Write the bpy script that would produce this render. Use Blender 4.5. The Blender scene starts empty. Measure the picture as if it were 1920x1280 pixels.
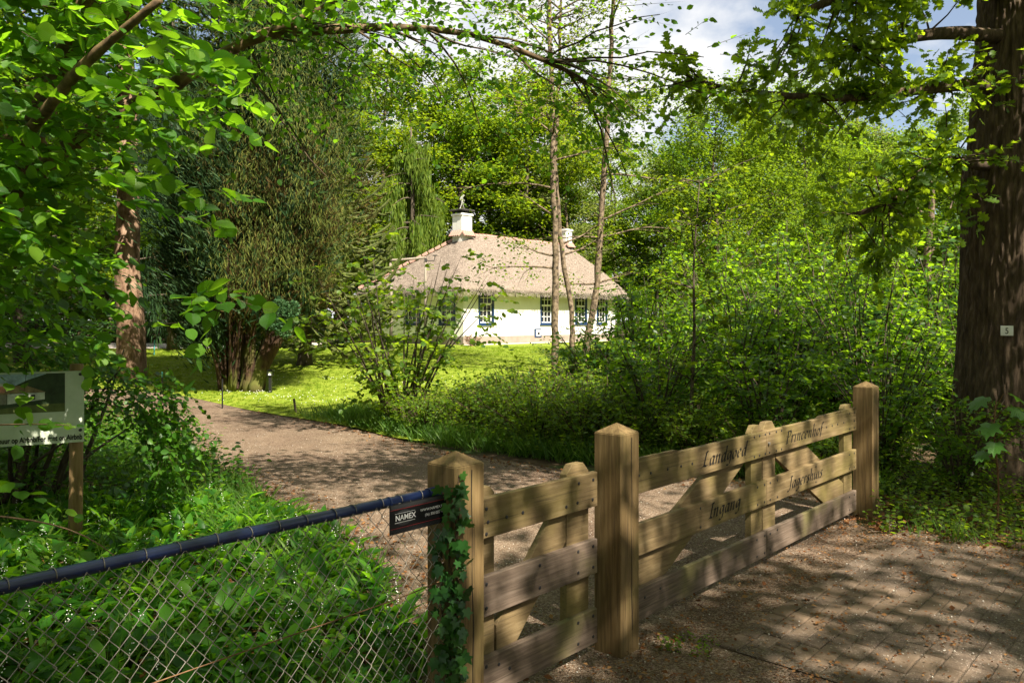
import bpy, bmesh, math, random
import numpy as np
from mathutils import Vector, Matrix

# ---------------------------------------------------------------- camera, sky, sun, exposure
SC = bpy.context.scene
COL = SC.collection
FPX, EYE, HZ = 1470.0, 1.70, 600.0
cam = bpy.data.cameras.new('camera')
cam.sensor_width = 36.0
cam.lens = 36.0 * FPX / 1920.0
cam.shift_y = -(640.0 - HZ) / 1920.0
cam.clip_start, cam.clip_end = 0.05, 2000.0
camo = bpy.data.objects.new('camera', cam)
camo.location = (0, 0, EYE)
camo.rotation_euler = (math.radians(90), 0, 0)
COL.objects.link(camo)
SC.camera = camo

SUNV = Vector((0.53, -0.77, 1.12)).normalized()
SUN_EL = math.asin(SUNV.z)
SUN_ROT = math.atan2(SUNV.x, SUNV.y)
W = bpy.data.worlds.new('World')
SC.world = W
W.use_nodes = True
wn, wl = W.node_tree.nodes, W.node_tree.links
wn.clear()
w_out = wn.new('ShaderNodeOutputWorld')
w_bg = wn.new('ShaderNodeBackground')
w_bg.inputs['Strength'].default_value = 0.05
sky = wn.new('ShaderNodeTexSky')
sky.sky_type = 'NISHITA'
sky.sun_disc = False
sky.sun_elevation = SUN_EL
sky.sun_rotation = SUN_ROT
sky.altitude = 50
sky.air_density = 1.0
sky.dust_density = 1.0
sky.ozone_density = 1.5
w_tc = wn.new('ShaderNodeTexCoord')
w_map = wn.new('ShaderNodeMapping')
w_map.inputs['Scale'].default_value = (1.0, 1.0, 1.7)
w_map.inputs['Location'].default_value = (3.1, 2.2, 5.1)
w_n = wn.new('ShaderNodeTexNoise')
w_n.inputs['Scale'].default_value = 2.1
w_n.inputs['Detail'].default_value = 9.0
w_n.inputs['Roughness'].default_value = 0.55
w_r = wn.new('ShaderNodeValToRGB')
w_r.color_ramp.elements[0].color = (.16, .16, .16, 1)
w_r.color_ramp.elements[0].position = 0.45
w_r.color_ramp.elements[1].position = 0.535
w_mix = wn.new('ShaderNodeMix')
w_mix.data_type = 'RGBA'
w_mix.inputs['B'].default_value = (6.6, 6.6, 6.6, 1)
wl.new(w_tc.outputs['Generated'], w_map.inputs['Vector'])
wl.new(w_map.outputs['Vector'], w_n.inputs['Vector'])
wl.new(w_n.outputs['Fac'], w_r.inputs['Fac'])
wl.new(w_r.outputs['Color'], w_mix.inputs['Factor'])
wl.new(sky.outputs['Color'], w_mix.inputs['A'])
wl.new(w_mix.outputs['Result'], w_bg.inputs['Color'])
wl.new(w_bg.outputs['Background'], w_out.inputs['Surface'])

sun = bpy.data.lights.new('sun', 'SUN')
sun.energy = 5.0
sun.angle = math.radians(0.53)
sun.color = (1.0, 0.915, 0.77)
suno = bpy.data.objects.new('sun', sun)
suno.rotation_euler = SUNV.to_track_quat('Z', 'Y').to_euler()
suno.location = SUNV * 60
COL.objects.link(suno)

SC.view_settings.view_transform = 'Standard'
SC.view_settings.look = 'None'
SC.view_settings.gamma = 1.0
SC.view_settings.use_curve_mapping = False
SC.view_settings.exposure = 1.7
SC.render.engine = 'CYCLES'
SC.cycles.max_bounces = 6
SC.cycles.diffuse_bounces = 3
SC.cycles.glossy_bounces = 2
SC.cycles.transmission_bounces = 4
SC.cycles.use_denoising = True
SC.cycles.caustics_reflective = False
SC.cycles.caustics_refractive = False

# ---------------------------------------------------------------- helpers
PI = math.pi
UP = np.array([0., 0., 1.])


def P(px, py, Y):
    """A point of the place that lies Y metres in front of the eye."""
    return Vector(((px - 960.0) / FPX * Y, Y, EYE - (py - HZ) / FPX * Y))


def gz(x, y):
    t = np.clip((np.asarray(y, float) - 11.0) / 24.0, 0, 1)
    return 0.6 * t * t * (3 - 2 * t)


def gzf(x, y):
    return float(gz(x, y))


ANG = math.radians(47.5)                       # the line of fence and gates, and the cottage, share this bearing
DX, DY = (math.cos(ANG), math.sin(ANG)), (-math.sin(ANG), math.cos(ANG))
O0 = (-0.228, 3.13)


def F(s, n=0.0, z=0.0, o=O0):
    """along the gate line s, behind it n"""
    return Vector((o[0] + s * DX[0] + n * DY[0], o[1] + s * DX[1] + n * DY[1], z))


def link(o, parent=None):
    COL.objects.link(o)
    if parent is not None:
        o.parent = parent
    return o


def tag(o, label=None, cat=None, group=None, kind=None):
    if label: o['label'] = label
    if cat: o['category'] = cat
    if group: o['group'] = group
    if kind: o['kind'] = kind
    return o


def thing(name, label, cat, loc=(0, 0, 0), rz=0.0, group=None):
    o = bpy.data.objects.new(name, None)
    o.empty_display_size = 0.2
    o.location = loc
    o.rotation_euler = (0, 0, rz)
    link(o)
    return tag(o, label, cat, group)


def inst(name, me, parent=None, loc=(0, 0, 0), rot=(0, 0, 0), scale=None):
    o = bpy.data.objects.new(name, me)
    o.location = loc
    o.rotation_euler = rot
    if scale: o.scale = scale
    return link(o, parent)


def dup(root, loc, rz=0.0, sc=1.0, label=None, group=None):
    r = root.copy()
    COL.objects.link(r)
    r.location = loc
    r.rotation_euler = (0, 0, rz)
    r.scale = (sc, sc, sc) if not isinstance(sc, tuple) else sc
    if label: r['label'] = label
    if group: r['group'] = group
    for ch in list(root.children):
        c = ch.copy()
        COL.objects.link(c)
        c.parent = r
        for g in list(ch.children):
            q = g.copy()
            COL.objects.link(q)
            q.parent = c
    return r


class MB:
    """collects shapes, then becomes ONE mesh object"""
    def __init__(self):
        self.v, self.f = [], []

    def add(self, vs, fs):
        b = len(self.v)
        self.v += [tuple(p) for p in vs]
        self.f += [tuple(b + i for i in f) for f in fs]
        return self

    def box(self, x0, x1, y0, y1, z0, z1):
        vs = [(x0, y0, z0), (x1, y0, z0), (x1, y1, z0), (x0, y1, z0), (x0, y0, z1), (x1, y0, z1), (x1, y1, z1), (x0, y1, z1)]
        return self.add(vs, [(0, 3, 2, 1), (4, 5, 6, 7), (0, 1, 5, 4), (1, 2, 6, 5), (2, 3, 7, 6), (3, 0, 4, 7)])

    def prism_y(self, poly, y0, y1):
        """poly of (x, z), counter-clockwise seen from -y"""
        n = len(poly)
        vs = [(x, y0, z) for x, z in poly] + [(x, y1, z) for x, z in poly]
        fs = [tuple(range(n)), tuple(reversed(range(n, 2 * n)))]
        fs += [((i + 1) % n, i, n + i, n + (i + 1) % n) for i in range(n)]
        return self.add(vs, fs)

    def tube(self, pts, rad, n=6, cap=True, close=False):
        pts = [Vector(p) for p in pts]
        m = len(pts)
        if not hasattr(rad, '__len__'): rad = [rad] * m
        t0 = (pts[1] - pts[0]).normalized()
        ref = Vector((0, 0, 1)) if abs(t0.z) < 0.9 else Vector((1, 0, 0))
        u = t0.cross(ref).normalized()
        vs = []
        for i in range(m):
            if i == 0: t = pts[1] - pts[0]
            elif i == m - 1: t = pts[-1] - pts[-2]
            else: t = pts[i + 1] - pts[i - 1]
            t.normalize()
            u = (u - t * u.dot(t))
            if u.length < 1e-6: u = t.orthogonal()
            u.normalize()
            w = t.cross(u)
            for k in range(n):
                a = 2 * PI * k / n
                vs.append(pts[i] + (u * math.cos(a) + w * math.sin(a)) * rad[i])
        fs = []
        for i in range(m - 1):
            for k in range(n):
                k2 = (k + 1) % n
                fs.append((i * n + k, i * n + k2, (i + 1) * n + k2, (i + 1) * n + k))
        if cap:
            fs.append(tuple(reversed(range(n))))
            fs.append(tuple(range((m - 1) * n, m * n)))
        return self.add(vs, fs)

    def mesh(self, name, mat=None, smooth=False, bevel=0.0, org=(0, 0, 0)):
        me = bpy.data.meshes.new(name)
        ox, oy, oz = org
        me.from_pydata([(x - ox, y - oy, z - oz) for x, y, z in self.v], [], self.f)
        if bevel > 0:
            bm = bmesh.new()
            bm.from_mesh(me)
            ed = [e for e in bm.edges if len(e.link_faces) == 2 and e.calc_face_angle(0) > 0.5]
            bmesh.ops.bevel(bm, geom=ed, offset=bevel, segments=1, affect='EDGES', profile=0.5)
            bm.to_mesh(me)
            bm.free()
        if mat: me.materials.append(mat)
        if smooth: me.polygons.foreach_set('use_smooth', [True] * len(me.polygons))
        me.update()
        return me

    def build(self, name, mat=None, parent=None, smooth=False, bevel=0.0, org=(0, 0, 0), loc=(0, 0, 0), rot=(0, 0, 0)):
        return inst(name, self.mesh(name, mat, smooth, bevel, org), parent, loc, rot)


def np_mesh(name, V, T, mat=None, uv=None, smooth=False):
    """V (n,3), T (m,3) triangles"""
    me = bpy.data.meshes.new(name)
    V = np.ascontiguousarray(V, dtype=np.float32)
    T = np.ascontiguousarray(T, dtype=np.int32)
    me.vertices.add(len(V))
    me.vertices.foreach_set('co', V.ravel())
    me.loops.add(T.size)
    me.loops.foreach_set('vertex_index', T.ravel())
    me.polygons.add(len(T))
    me.polygons.foreach_set('loop_start', np.arange(len(T), dtype=np.int32) * 3)
    if smooth: me.polygons.foreach_set('use_smooth', np.ones(len(T), dtype=bool))
    me.update(calc_edges=True)
    if uv is not None:
        l = me.uv_layers.new(name='uv')
        l.data.foreach_set('uv', np.ascontiguousarray(uv[T.ravel()], dtype=np.float32).ravel())
    if mat: me.materials.append(mat)
    return me


def fan(outline, mid):
    v = [mid] + outline
    n = len(outline)
    return np.array(v, float), [(0, i + 1, (i + 1) % n + 1) for i in range(n)]


def sym(right):
    """closed outline from right half points (across, along, lift)"""
    left = [(-a, b, c) for a, b, c in reversed(right) if abs(a) > 1e-6]
    return right + left


T_DIA = (np.array([(0, 0, 0), (.34, .48, .09), (0, 1, -.03), (-.34, .48, .09)], float), [(0, 1, 2), (0, 2, 3)])
T_OVAL = fan(sym([(0, 0, 0), (.27, .2, .06), (.36, .5, .07), (.24, .8, .02), (0, 1.04, -.06)]), (0, .5, -.02))
T_OV6 = (np.array([(0, 0, 0), (.31, .28, .07), (.33, .66, .05), (0, 1.04, -.06), (-.33, .66, .05), (-.31, .28, .07), (0, .5, -.02)], float), [(0, 1, 6), (1, 2, 6), (2, 3, 6), (3, 4, 6), (4, 5, 6), (5, 0, 6)])
T_OV4 = (np.array([(0, 0, 0), (.31, .28, .07), (.30, .68, .05), (0, 1.04, -.06), (-.30, .68, .05), (-.31, .28, .07)], float), [(0, 1, 2), (0, 2, 3), (0, 3, 4), (0, 4, 5)])
T_HAZ = fan(sym([(0, 0, 0), (.24, .03, .05), (.40, .22, .07), (.46, .45, .08), (.43, .62, .06), (.36, .74, .03), (.22, .88, .0), (.10, .96, -.03), (0, 1.1, -.08)]), (0, .5, -.02))
T_OAK = fan(sym([(0, 0, 0), (.05, .1, .01), (.2, .2, .05), (.11, .3, .01), (.33, .45, .07), (.17, .53, .02), (.37, .73, .07), (.17, .76, .0), (.2, .93, -.02), (0, 1, -.05)]), (0, .52, -.02))
T_IVY = fan(sym([(0, .12, 0), (.16, -.04, .02), (.42, .1, .03), (.3, .32, .04), (.52, .56, .03), (.2, .6, .03), (0, 1.0, -.03)]), (0, .35, .03))
T_MAPLE = fan(sym([(0, 0, 0), (.2, -.08, 0), (.48, .12, .0), (.36, .26, .03), (.62, .55, -.06), (.3, .55, .03), (.26, .8, -.03), (.1, .78, 0), (0, 1.08, -.1)]), (0, .35, .04))
T_STRAND = (np.array([(0, 0, 0), (.055, .3, .02), (0, 1, .0), (-.055, .3, .02)], float), [(0, 1, 2), (0, 2, 3)])
T_BLADE = (np.array([(-.03, 0, 0), (.03, 0, 0), (.018, .6, -.05), (0, 1, -.22)], float), [(0, 1, 2), (0, 2, 3)])
T_TWIG = (np.array([(-.5, 0, 0), (.5, 0, 0), (0, 0, .85), (0, 1, 0)], float), [(0, 1, 3), (1, 2, 3), (2, 0, 3)])


def lily_t():
    rows = [(0, .03), (.2, .11), (.45, .185), (.7, .15), (.88, .07), (1.0, .0)]
    v, t = [], []
    for y, w in rows:
        z = -.42 * y ** 2.2
        v += [(-w, y, z + w * .35), (0, y, z), (w, y, z + w * .35)]
    for i in range(len(rows) - 1):
        a = i * 3
        for k in (0, 1):
            t += [(a + k, a + k + 1, a + k + 4), (a + k, a + k + 4, a + k + 3)]
    return np.array(v, float), t


T_LILY = lily_t()
T_OCT = (np.array([(1, 0, 0), (-1, 0, 0), (0, 1, 0), (0, -1, 0), (0, 0, 1), (0, 0, -1)], float),
         [(0, 2, 4), (2, 1, 4), (1, 3, 4), (3, 0, 4), (2, 0, 5), (1, 2, 5), (3, 1, 5), (0, 3, 5)])


def norm(a):
    return a / np.maximum(np.linalg.norm(a, axis=-1, keepdims=True), 1e-9)


def leaf_arrays(pos, axis, nrm, size, tpl, width=None):
    tv, tt = tpl
    axis = norm(axis)
    nrm = norm(nrm - axis * np.sum(nrm * axis, -1, keepdims=True))
    side = np.cross(axis, nrm)
    size = np.broadcast_to(np.asarray(size, float), (len(pos),))
    wd = size if width is None else np.broadcast_to(np.asarray(width, float), (len(pos),))
    V = (pos[:, None, :] + (wd[:, None] * tv[None, :, 0])[..., None] * side[:, None, :]
         + (size[:, None] * tv[None, :, 1])[..., None] * axis[:, None, :]
         + (wd[:, None] * tv[None, :, 2])[..., None] * nrm[:, None, :])
    k = len(tv)
    T = (np.arange(len(pos)) * k)[:, None, None] + np.array(tt)[None]
    uv = np.tile(tv[:, :2], (len(pos), 1))
    return V.reshape(-1, 3), T.reshape(-1, 3), uv


def leaves(name, pos, axis, nrm, size, tpl, mat, width=None, uv=False):
    V, T, U = leaf_arrays(pos, axis, nrm, size, tpl, width)
    return np_mesh(name, V, T, mat, U if uv else None)


def up_normals(rng, n, tilt):
    return norm(UP + tilt * rng.normal(size=(n, 3)))


def horiz(rng, n, dz=0.0, sz=0.15):
    a = rng.uniform(0, 2 * PI, n)
    return norm(np.stack([np.cos(a), np.sin(a), dz + sz * rng.normal(size=n)], -1))


def join_tris(parts):
    Vs, Ts, b = [], [], 0
    for V, T in parts:
        Vs.append(V)
        Ts.append(T + b)
        b += len(V)
    return np.concatenate(Vs), np.concatenate(Ts)


def sprays(rng, base, d, length, nleaf, size, tpl, tilt=0.3, droop=0.15, splay=0.8, tw=0.006):
    """twigs with alternating leaves: returns leaf arrays (pos, axis, nrm, size) and twig arrays (pos, axis, nrm, len)"""
    n = len(base)
    d = norm(d)
    length = np.broadcast_to(np.asarray(length, float), (n,))
    t = (np.arange(nleaf) + 0.6) / nleaf
    pos = base[:, None, :] + d[:, None, :] * (length[:, None] * t[None])[..., None]
    pos = pos - UP * (droop * length[:, None] * (t[None] ** 2))[..., None]
    side = norm(np.cross(np.broadcast_to(UP, d.shape), d))
    sg = np.where(np.arange(nleaf) % 2 == 0, 1.0, -1.0)
    sg[-1] = 0.15
    ax = 0.6 * d[:, None, :] + splay * sg[None, :, None] * side[:, None, :] + 0.28 * rng.normal(size=(n, nleaf, 3)) - 0.22 * UP
    nr = UP + tilt * rng.normal(size=(n, nleaf, 3)) + 0.25 * (-sg[None, :, None]) * side[:, None, :] * 0.0
    s = size * rng.uniform(0.45, 1.25, (n, nleaf)) * (1.0 - 0.25 * t[None])
    lf = (pos.reshape(-1, 3), ax.reshape(-1, 3), nr.reshape(-1, 3), s.reshape(-1))
    twv = (base, d - UP * droop * 0.5, np.broadcast_to(UP, d.shape) + 0.01, length)
    return lf, twv


def poly_pts(pts, n):
    """resample a polyline at n even parameters with a smooth (Catmull-Rom) curve"""
    p = [np.array(q, float) for q in pts]
    p = [2 * p[0] - p[1]] + p + [2 * p[-1] - p[-2]]
    m = len(p) - 3
    out = []
    for i in range(n):
        u = i / (n - 1) * m
        k = min(int(u), m - 1)
        t = u - k
        a, b, c, d = p[k:k + 4]
        out.append(0.5 * ((2 * b) + (c - a) * t + (2 * a - 5 * b + 4 * c - d) * t * t + (3 * b - a - 3 * c + d) * t ** 3))
    return np.array(out)


def ribbon(name, A, B, n, m, off, mat, kind='structure', wob=0.0, seed=0):
    """a ground sheet between two edge lines, following the terrain"""
    a, b = poly_pts([(x, y, 0) for x, y in A], n), poly_pts([(x, y, 0) for x, y in B], n)
    rng = np.random.default_rng(seed)
    if wob:
        for e in (a, b):
            e[1:-1, :2] += rng.normal(size=(n - 2, 2)) * wob
    t = np.linspace(0, 1, m)[None, :, None]
    g = a[:, None, :] * (1 - t) + b[:, None, :] * t
    g[..., 2] = gz(g[..., 0], g[..., 1]) + off
    V = g.reshape(-1, 3)
    i, j = np.meshgrid(np.arange(n - 1), np.arange(m - 1), indexing='ij')
    q = (i * m + j).ravel()
    T = np.concatenate([np.stack([q, q + 1, q + m + 1], -1), np.stack([q, q + m + 1, q + m], -1)])
    p0, p1, p2 = V[T[0, 0]], V[T[0, 1]], V[T[0, 2]]
    if np.cross(p1 - p0, p2 - p0)[2] < 0: T = T[:, ::-1]
    o = inst(name, np_mesh(name, V, T, mat, smooth=True))
    return tag(o, kind=kind)


# ---------------------------------------------------------------- materials
def new_mat(name):
    m = bpy.data.materials.new(name)
    m.use_nodes = True
    nt = m.node_tree
    nt.nodes.clear()
    out = nt.nodes.new('ShaderNodeOutputMaterial')
    return m, nt.nodes, nt.links, out


def ramp(N, stops):
    r = N.new('ShaderNodeValToRGB')
    e = r.color_ramp.elements
    while len(e) > 1: e.remove(e[-1])
    e[0].position, e[0].color = stops[0][0], (*stops[0][1], 1)
    for p, c in stops[1:]:
        k = e.new(p)
        k.color = (*c, 1)
    return r


def leaf_mat(name, cols, trans, tr_fac=0.42, rough=0.45, spec=0.35, veins=False, big=None):
    """cols: three colours picked per leaf; trans: light coming through the leaf"""
    m, N, L, out = new_mat(name)
    g = N.new('ShaderNodeNewGeometry')
    r = ramp(N, [(0.0, cols[0]), (0.5, cols[1]), (1.0, cols[2])])
    L.new(g.outputs['Random Per Island'], r.inputs['Fac'])
    col = r.outputs['Color']
    p = N.new('ShaderNodeBsdfPrincipled')
    p.inputs['Roughness'].default_value = rough
    p.inputs['Specular IOR Level'].default_value = spec
    tr = N.new('ShaderNodeBsdfTranslucent')
    hs = N.new('ShaderNodeHueSaturation')
    hs.inputs['Color'].default_value = (*trans, 1)
    mr = N.new('ShaderNodeMapRange')
    mr.inputs['To Min'].default_value = 0.55
    mr.inputs['To Max'].default_value = 1.35
    L.new(g.outputs['Random Per Island'], mr.inputs['Value'])
    L.new(mr.outputs['Result'], hs.inputs['Value'])
    L.new(hs.outputs['Color'], tr.inputs['Color'])
    if veins:
        uv = N.new('ShaderNodeUVMap')
        sep = N.new('ShaderNodeSeparateXYZ')
        L.new(uv.outputs['UV'], sep.inputs[0])
        ab = N.new('ShaderNodeMath'); ab.operation = 'ABSOLUTE'
        L.new(sep.outputs['X'], ab.inputs[0])
        mu = N.new('ShaderNodeMath'); mu.operation = 'MULTIPLY_ADD'
        mu.inputs[1].default_value = -0.75
        L.new(ab.outputs[0], mu.inputs[0]); L.new(sep.outputs['Y'], mu.inputs[2])
        sc = N.new('ShaderNodeMath'); sc.operation = 'MULTIPLY'; sc.inputs[1].default_value = 62.0
        L.new(mu.outputs[0], sc.inputs[0])
        sn = N.new('ShaderNodeMath'); sn.operation = 'SINE'
        L.new(sc.outputs[0], sn.inputs[0])
        bp = N.new('ShaderNodeBump')
        bp.inputs['Strength'].default_value = 0.5
        bp.inputs['Distance'].default_value = 0.004
        L.new(sn.outputs[0], bp.inputs['Height'])
        L.new(bp.outputs['Normal'], p.inputs['Normal'])
    L.new(col, p.inputs['Base Color'])
    mx = N.new('ShaderNodeMixShader')
    mx.inputs['Fac'].default_value = tr_fac
    L.new(p.outputs[0], mx.inputs[1])
    L.new(tr.outputs[0], mx.inputs[2])
    L.new(mx.outputs[0], out.inputs['Surface'])
    return m


def noise_mat(name, stops, scale=(1, 1, 1), nscale=4.0, detail=6.0, rough=0.8, bump=0.3, bdist=0.01, bscale=None, spec=0.3, mix=None, coords='Object', streak=None):
    m, N, L, out = new_mat(name)
    tc = N.new('ShaderNodeTexCoord')
    mp = N.new('ShaderNodeMapping')
    mp.inputs['Scale'].default_value = scale
    L.new(tc.outputs[coords], mp.inputs['Vector'])
    n = N.new('ShaderNodeTexNoise')
    n.inputs['Scale'].default_value = nscale
    n.inputs['Detail'].default_value = detail
    n.inputs['Roughness'].default_value = 0.65
    L.new(mp.outputs[0], n.inputs['Vector'])
    r = ramp(N, stops)
    L.new(n.outputs['Fac'], r.inputs['Fac'])
    col = r.outputs['Color']
    if mix:                                       # second, broader stain: (colour, scale, low, high)
        n3 = N.new('ShaderNodeTexNoise')
        n3.inputs['Scale'].default_value = mix[1]
        n3.inputs['Detail'].default_value = 5
        L.new(tc.outputs[coords], n3.inputs['Vector'])
        mr = N.new('ShaderNodeMapRange')
        mr.inputs['From Min'].default_value = mix[2]
        mr.inputs['From Max'].default_value = mix[3]
        L.new(n3.outputs['Fac'], mr.inputs['Value'])
        mm = N.new('ShaderNodeMix')
        mm.data_type = 'RGBA'
        mm.inputs['B'].default_value = (*mix[0], 1)
        L.new(mr.outputs[0], mm.inputs['Factor'])
        L.new(col, mm.inputs['A'])
        col = mm.outputs['Result']
    if streak:                                    # dark weathering lines along the grain
        ms_ = N.new('ShaderNodeMapping')
        ms_.inputs['Scale'].default_value = streak
        L.new(tc.outputs[coords], ms_.inputs['Vector'])
        ns = N.new('ShaderNodeTexNoise')
        ns.inputs['Scale'].default_value = 3.0
        ns.inputs['Detail'].default_value = 4
        ns.inputs['Distortion'].default_value = .6
        L.new(ms_.outputs[0], ns.inputs['Vector'])
        rs = N.new('ShaderNodeMapRange')
        rs.inputs['From Min'].default_value = .56
        rs.inputs['From Max'].default_value = .70
        rs.inputs['To Max'].default_value = .5
        L.new(ns.outputs['Fac'], rs.inputs['Value'])
        mk = N.new('ShaderNodeMix')
        mk.data_type = 'RGBA'
        mk.inputs['B'].default_value = (.035, .024, .014, 1)
        L.new(rs.outputs[0], mk.inputs['Factor'])
        L.new(col, mk.inputs['A'])
        col = mk.outputs['Result']
    p = N.new('ShaderNodeBsdfPrincipled')
    p.inputs['Roughness'].default_value = rough
    p.inputs['Specular IOR Level'].default_value = spec
    L.new(col, p.inputs['Base Color'])
    if bump:
        n2_ = N.new('ShaderNodeTexNoise')
        n2_.inputs['Scale'].default_value = bscale or nscale * 2
        n2_.inputs['Detail'].default_value = 8
        n2_.inputs['Roughness'].default_value = 0.7
        L.new(mp.outputs[0], n2_.inputs['Vector'])
        b = N.new('ShaderNodeBump')
        b.inputs['Strength'].default_value = bump
        b.inputs['Distance'].default_value = bdist
        L.new(n2_.outputs['Fac'], b.inputs['Height'])
        L.new(b.outputs[0], p.inputs['Normal'])
    L.new(p.outputs[0], out.inputs['Surface'])
    return m


def flat_mat(name, col, rough=0.5, spec=0.4, metal=0.0):
    m, N, L, out = new_mat(name)
    p = N.new('ShaderNodeBsdfPrincipled')
    p.inputs['Base Color'].default_value = (*col, 1)
    p.inputs['Roughness'].default_value = rough
    p.inputs['Specular IOR Level'].default_value = spec
    p.inputs['Metallic'].default_value = metal
    L.new(p.outputs[0], out.inputs['Surface'])
    return m


M = {}
M['hazel'] = leaf_mat('hazel leaf', [(.014, .06, .004), (.042, .135, .008), (.11, .20, .014)], (.30, .60, .016), .45, .42, .35, veins=True)
M['hornbeam'] = leaf_mat('hornbeam leaf', [(.02, .075, .005), (.038, .12, .008), (.065, .16, .012)], (.20, .42, .014), .45)
M['oak'] = leaf_mat('oak leaf', [(.03, .08, .006), (.055, .12, .008), (.095, .155, .01)], (.42, .60, .016), .5)
M['wood_leaf'] = leaf_mat('woodland leaf', [(.04, .09, .006), (.075, .135, .008), (.115, .17, .010)], (.34, .46, .012), .45, .6, .2)
M['beech_leaf'] = leaf_mat('beech leaf', [(.04, .095, .006), (.07, .13, .008), (.105, .165, .011)], (.28, .42, .014), .45, .6, .2)
M['dark_leaf'] = leaf_mat('dark tree leaf', [(.018, .055, .006), (.034, .088, .008), (.062, .12, .01)], (.20, .34, .012), .4, .55, .2)
M['pale_leaf'] = leaf_mat('pale sparse leaf', [(.08, .11, .025), (.12, .15, .035), (.15, .18, .05)], (.34, .42, .07), .4, .6)
M['thicket_leaf'] = leaf_mat('thicket leaf', [(.014, .05, .005), (.04, .11, .008), (.10, .165, .012)], (.34, .58, .015), .48, .42, .3)
M['laurel_leaf'] = leaf_mat('evergreen shrub leaf', [(.008, .032, .006), (.016, .052, .008), (.03, .08, .01)], (.08, .18, .01), .28, .5, .25)
M['herb_leaf'] = leaf_mat('undergrowth leaf', [(.035, .09, .006), (.06, .125, .009), (.10, .16, .012)], (.38, .56, .015), .46, .5, .3)
M['lily_leaf'] = leaf_mat('lily leaf', [(.013, .06, .006), (.03, .115, .008), (.075, .17, .014)], (.26, .56, .016), .46, .42, .25)
M['lawn_blade'] = leaf_mat('lawn blade', [(.085, .165, .008), (.13, .20, .012), (.18, .215, .02)], (.42, .56, .016), .4, .6, .1)
M['grass_blade'] = leaf_mat('tall grass blade', [(.035, .10, .012), (.06, .14, .016), (.10, .17, .03)], (.24, .42, .03), .42, .5)
M['cypress'] = leaf_mat('cypress spray', [(.024, .05, .008), (.07, .10, .013), (.16, .165, .03)], (.19, .24, .022), .25, .7, .2)
M['cypress_dead'] = leaf_mat('brown cypress spray', [(.04, .026, .01), (.085, .055, .018), (.15, .105, .035)], (.12, .09, .03), .2, .8, .1)
M['cypress_blue'] = leaf_mat('blue green spray', [(.025, .075, .03), (.05, .12, .045), (.08, .15, .055)], (.10, .2, .06), .25, .6, .2)
M['weeping'] = leaf_mat('weeping spray', [(.05, .10, .010), (.09, .145, .014), (.14, .19, .022)], (.30, .40, .02), .35, .6, .2)
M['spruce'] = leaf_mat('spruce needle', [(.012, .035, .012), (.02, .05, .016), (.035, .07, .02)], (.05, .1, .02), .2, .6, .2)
M['ivy'] = leaf_mat('ivy leaf', [(.012, .055, .01), (.022, .085, .014), (.04, .12, .018)], (.08, .2, .02), .25, .35, .5)
M['sapling_leaf'] = leaf_mat('large sapling leaf', [(.03, .10, .02), (.05, .14, .025), (.08, .18, .02)], (.2, .42, .04), .4, .4, .4, veins=True)
M['pink'] = leaf_mat('pink flower', [(.05, .11, .02), (.4, .2, .18), (.07, .13, .03)], (.5, .3, .2), .3, .6)
M['white_petal'] = leaf_mat('white petal', [(.7, .72, .66), (.8, .8, .76), (.85, .85, .8)], (.8, .8, .7), .2, .5)
M['litter'] = leaf_mat('dry leaf', [(.085, .032, .012), (.17, .07, .026), (.27, .15, .06)], (.2, .1, .03), .15, .8, .1)
M['stone_chip'] = leaf_mat('stone chip', [(.16, .13, .10), (.28, .24, .19), (.6, .56, .5)], (.2, .2, .2), .0, .8, .2)

M['twig'] = noise_mat('twig bark', [(.3, (.03, .02, .012)), (.7, (.09, .06, .035))], (4, 4, 4), 6, rough=.9, bump=0)
M['bark'] = noise_mat('woodland bark', [(.3, (.035, .026, .018)), (.55, (.09, .07, .048)), (.75, (.16, .13, .09))], (5, 5, .8), 3.5, rough=.9, bump=.6, bdist=.02)
M['oak_bark'] = noise_mat('oak bark', [(.28, (.022, .015, .009)), (.5, (.078, .053, .033)), (.72, (.175, .125, .08))], (7, 7, 1.2), 3.0, rough=.92, bump=.8, bdist=.02, bscale=9)
M['pale_bark'] = noise_mat('alder bark', [(.38, (.022, .016, .011)), (.47, (.10, .072, .045)), (.56, (.17, .125, .08)), (.7, (.27, .21, .14))], (3, 3, 2.2), 4.6, rough=.85, bump=.5, bdist=.012)
M['hazel_bark'] = noise_mat('smooth limb bark', [(.35, (.05, .032, .016)), (.52, (.13, .085, .042)), (.75, (.26, .175, .09))], (3, 3, 3), 4, rough=.75, bump=.35, bdist=.006)
M['pine_bark'] = noise_mat('pink brown bark', [(.36, (.075, .04, .022)), (.5, (.22, .135, .085)), (.7, (.36, .25, .175))], (2.2, 2.2, .8), 3.2, rough=.85, bump=.9, bdist=.03, bscale=7)
M['cyp_bark'] = noise_mat('fibrous red bark', [(.32, (.018, .009, .005)), (.6, (.06, .032, .016)), (.8, (.11, .072, .028))], (9, 9, .7), 2.5, rough=.9, bump=.6, bdist=.02, mix=((.11, .115, .025), 1.3, .5, .62))
M['puzzle'] = noise_mat('monkey puzzle scale', [(.35, (.015, .03, .006)), (.52, (.07, .09, .014)), (.75, (.20, .20, .04))], (14, 14, 14), 2, rough=.5, bump=.9, bdist=.03)

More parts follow.
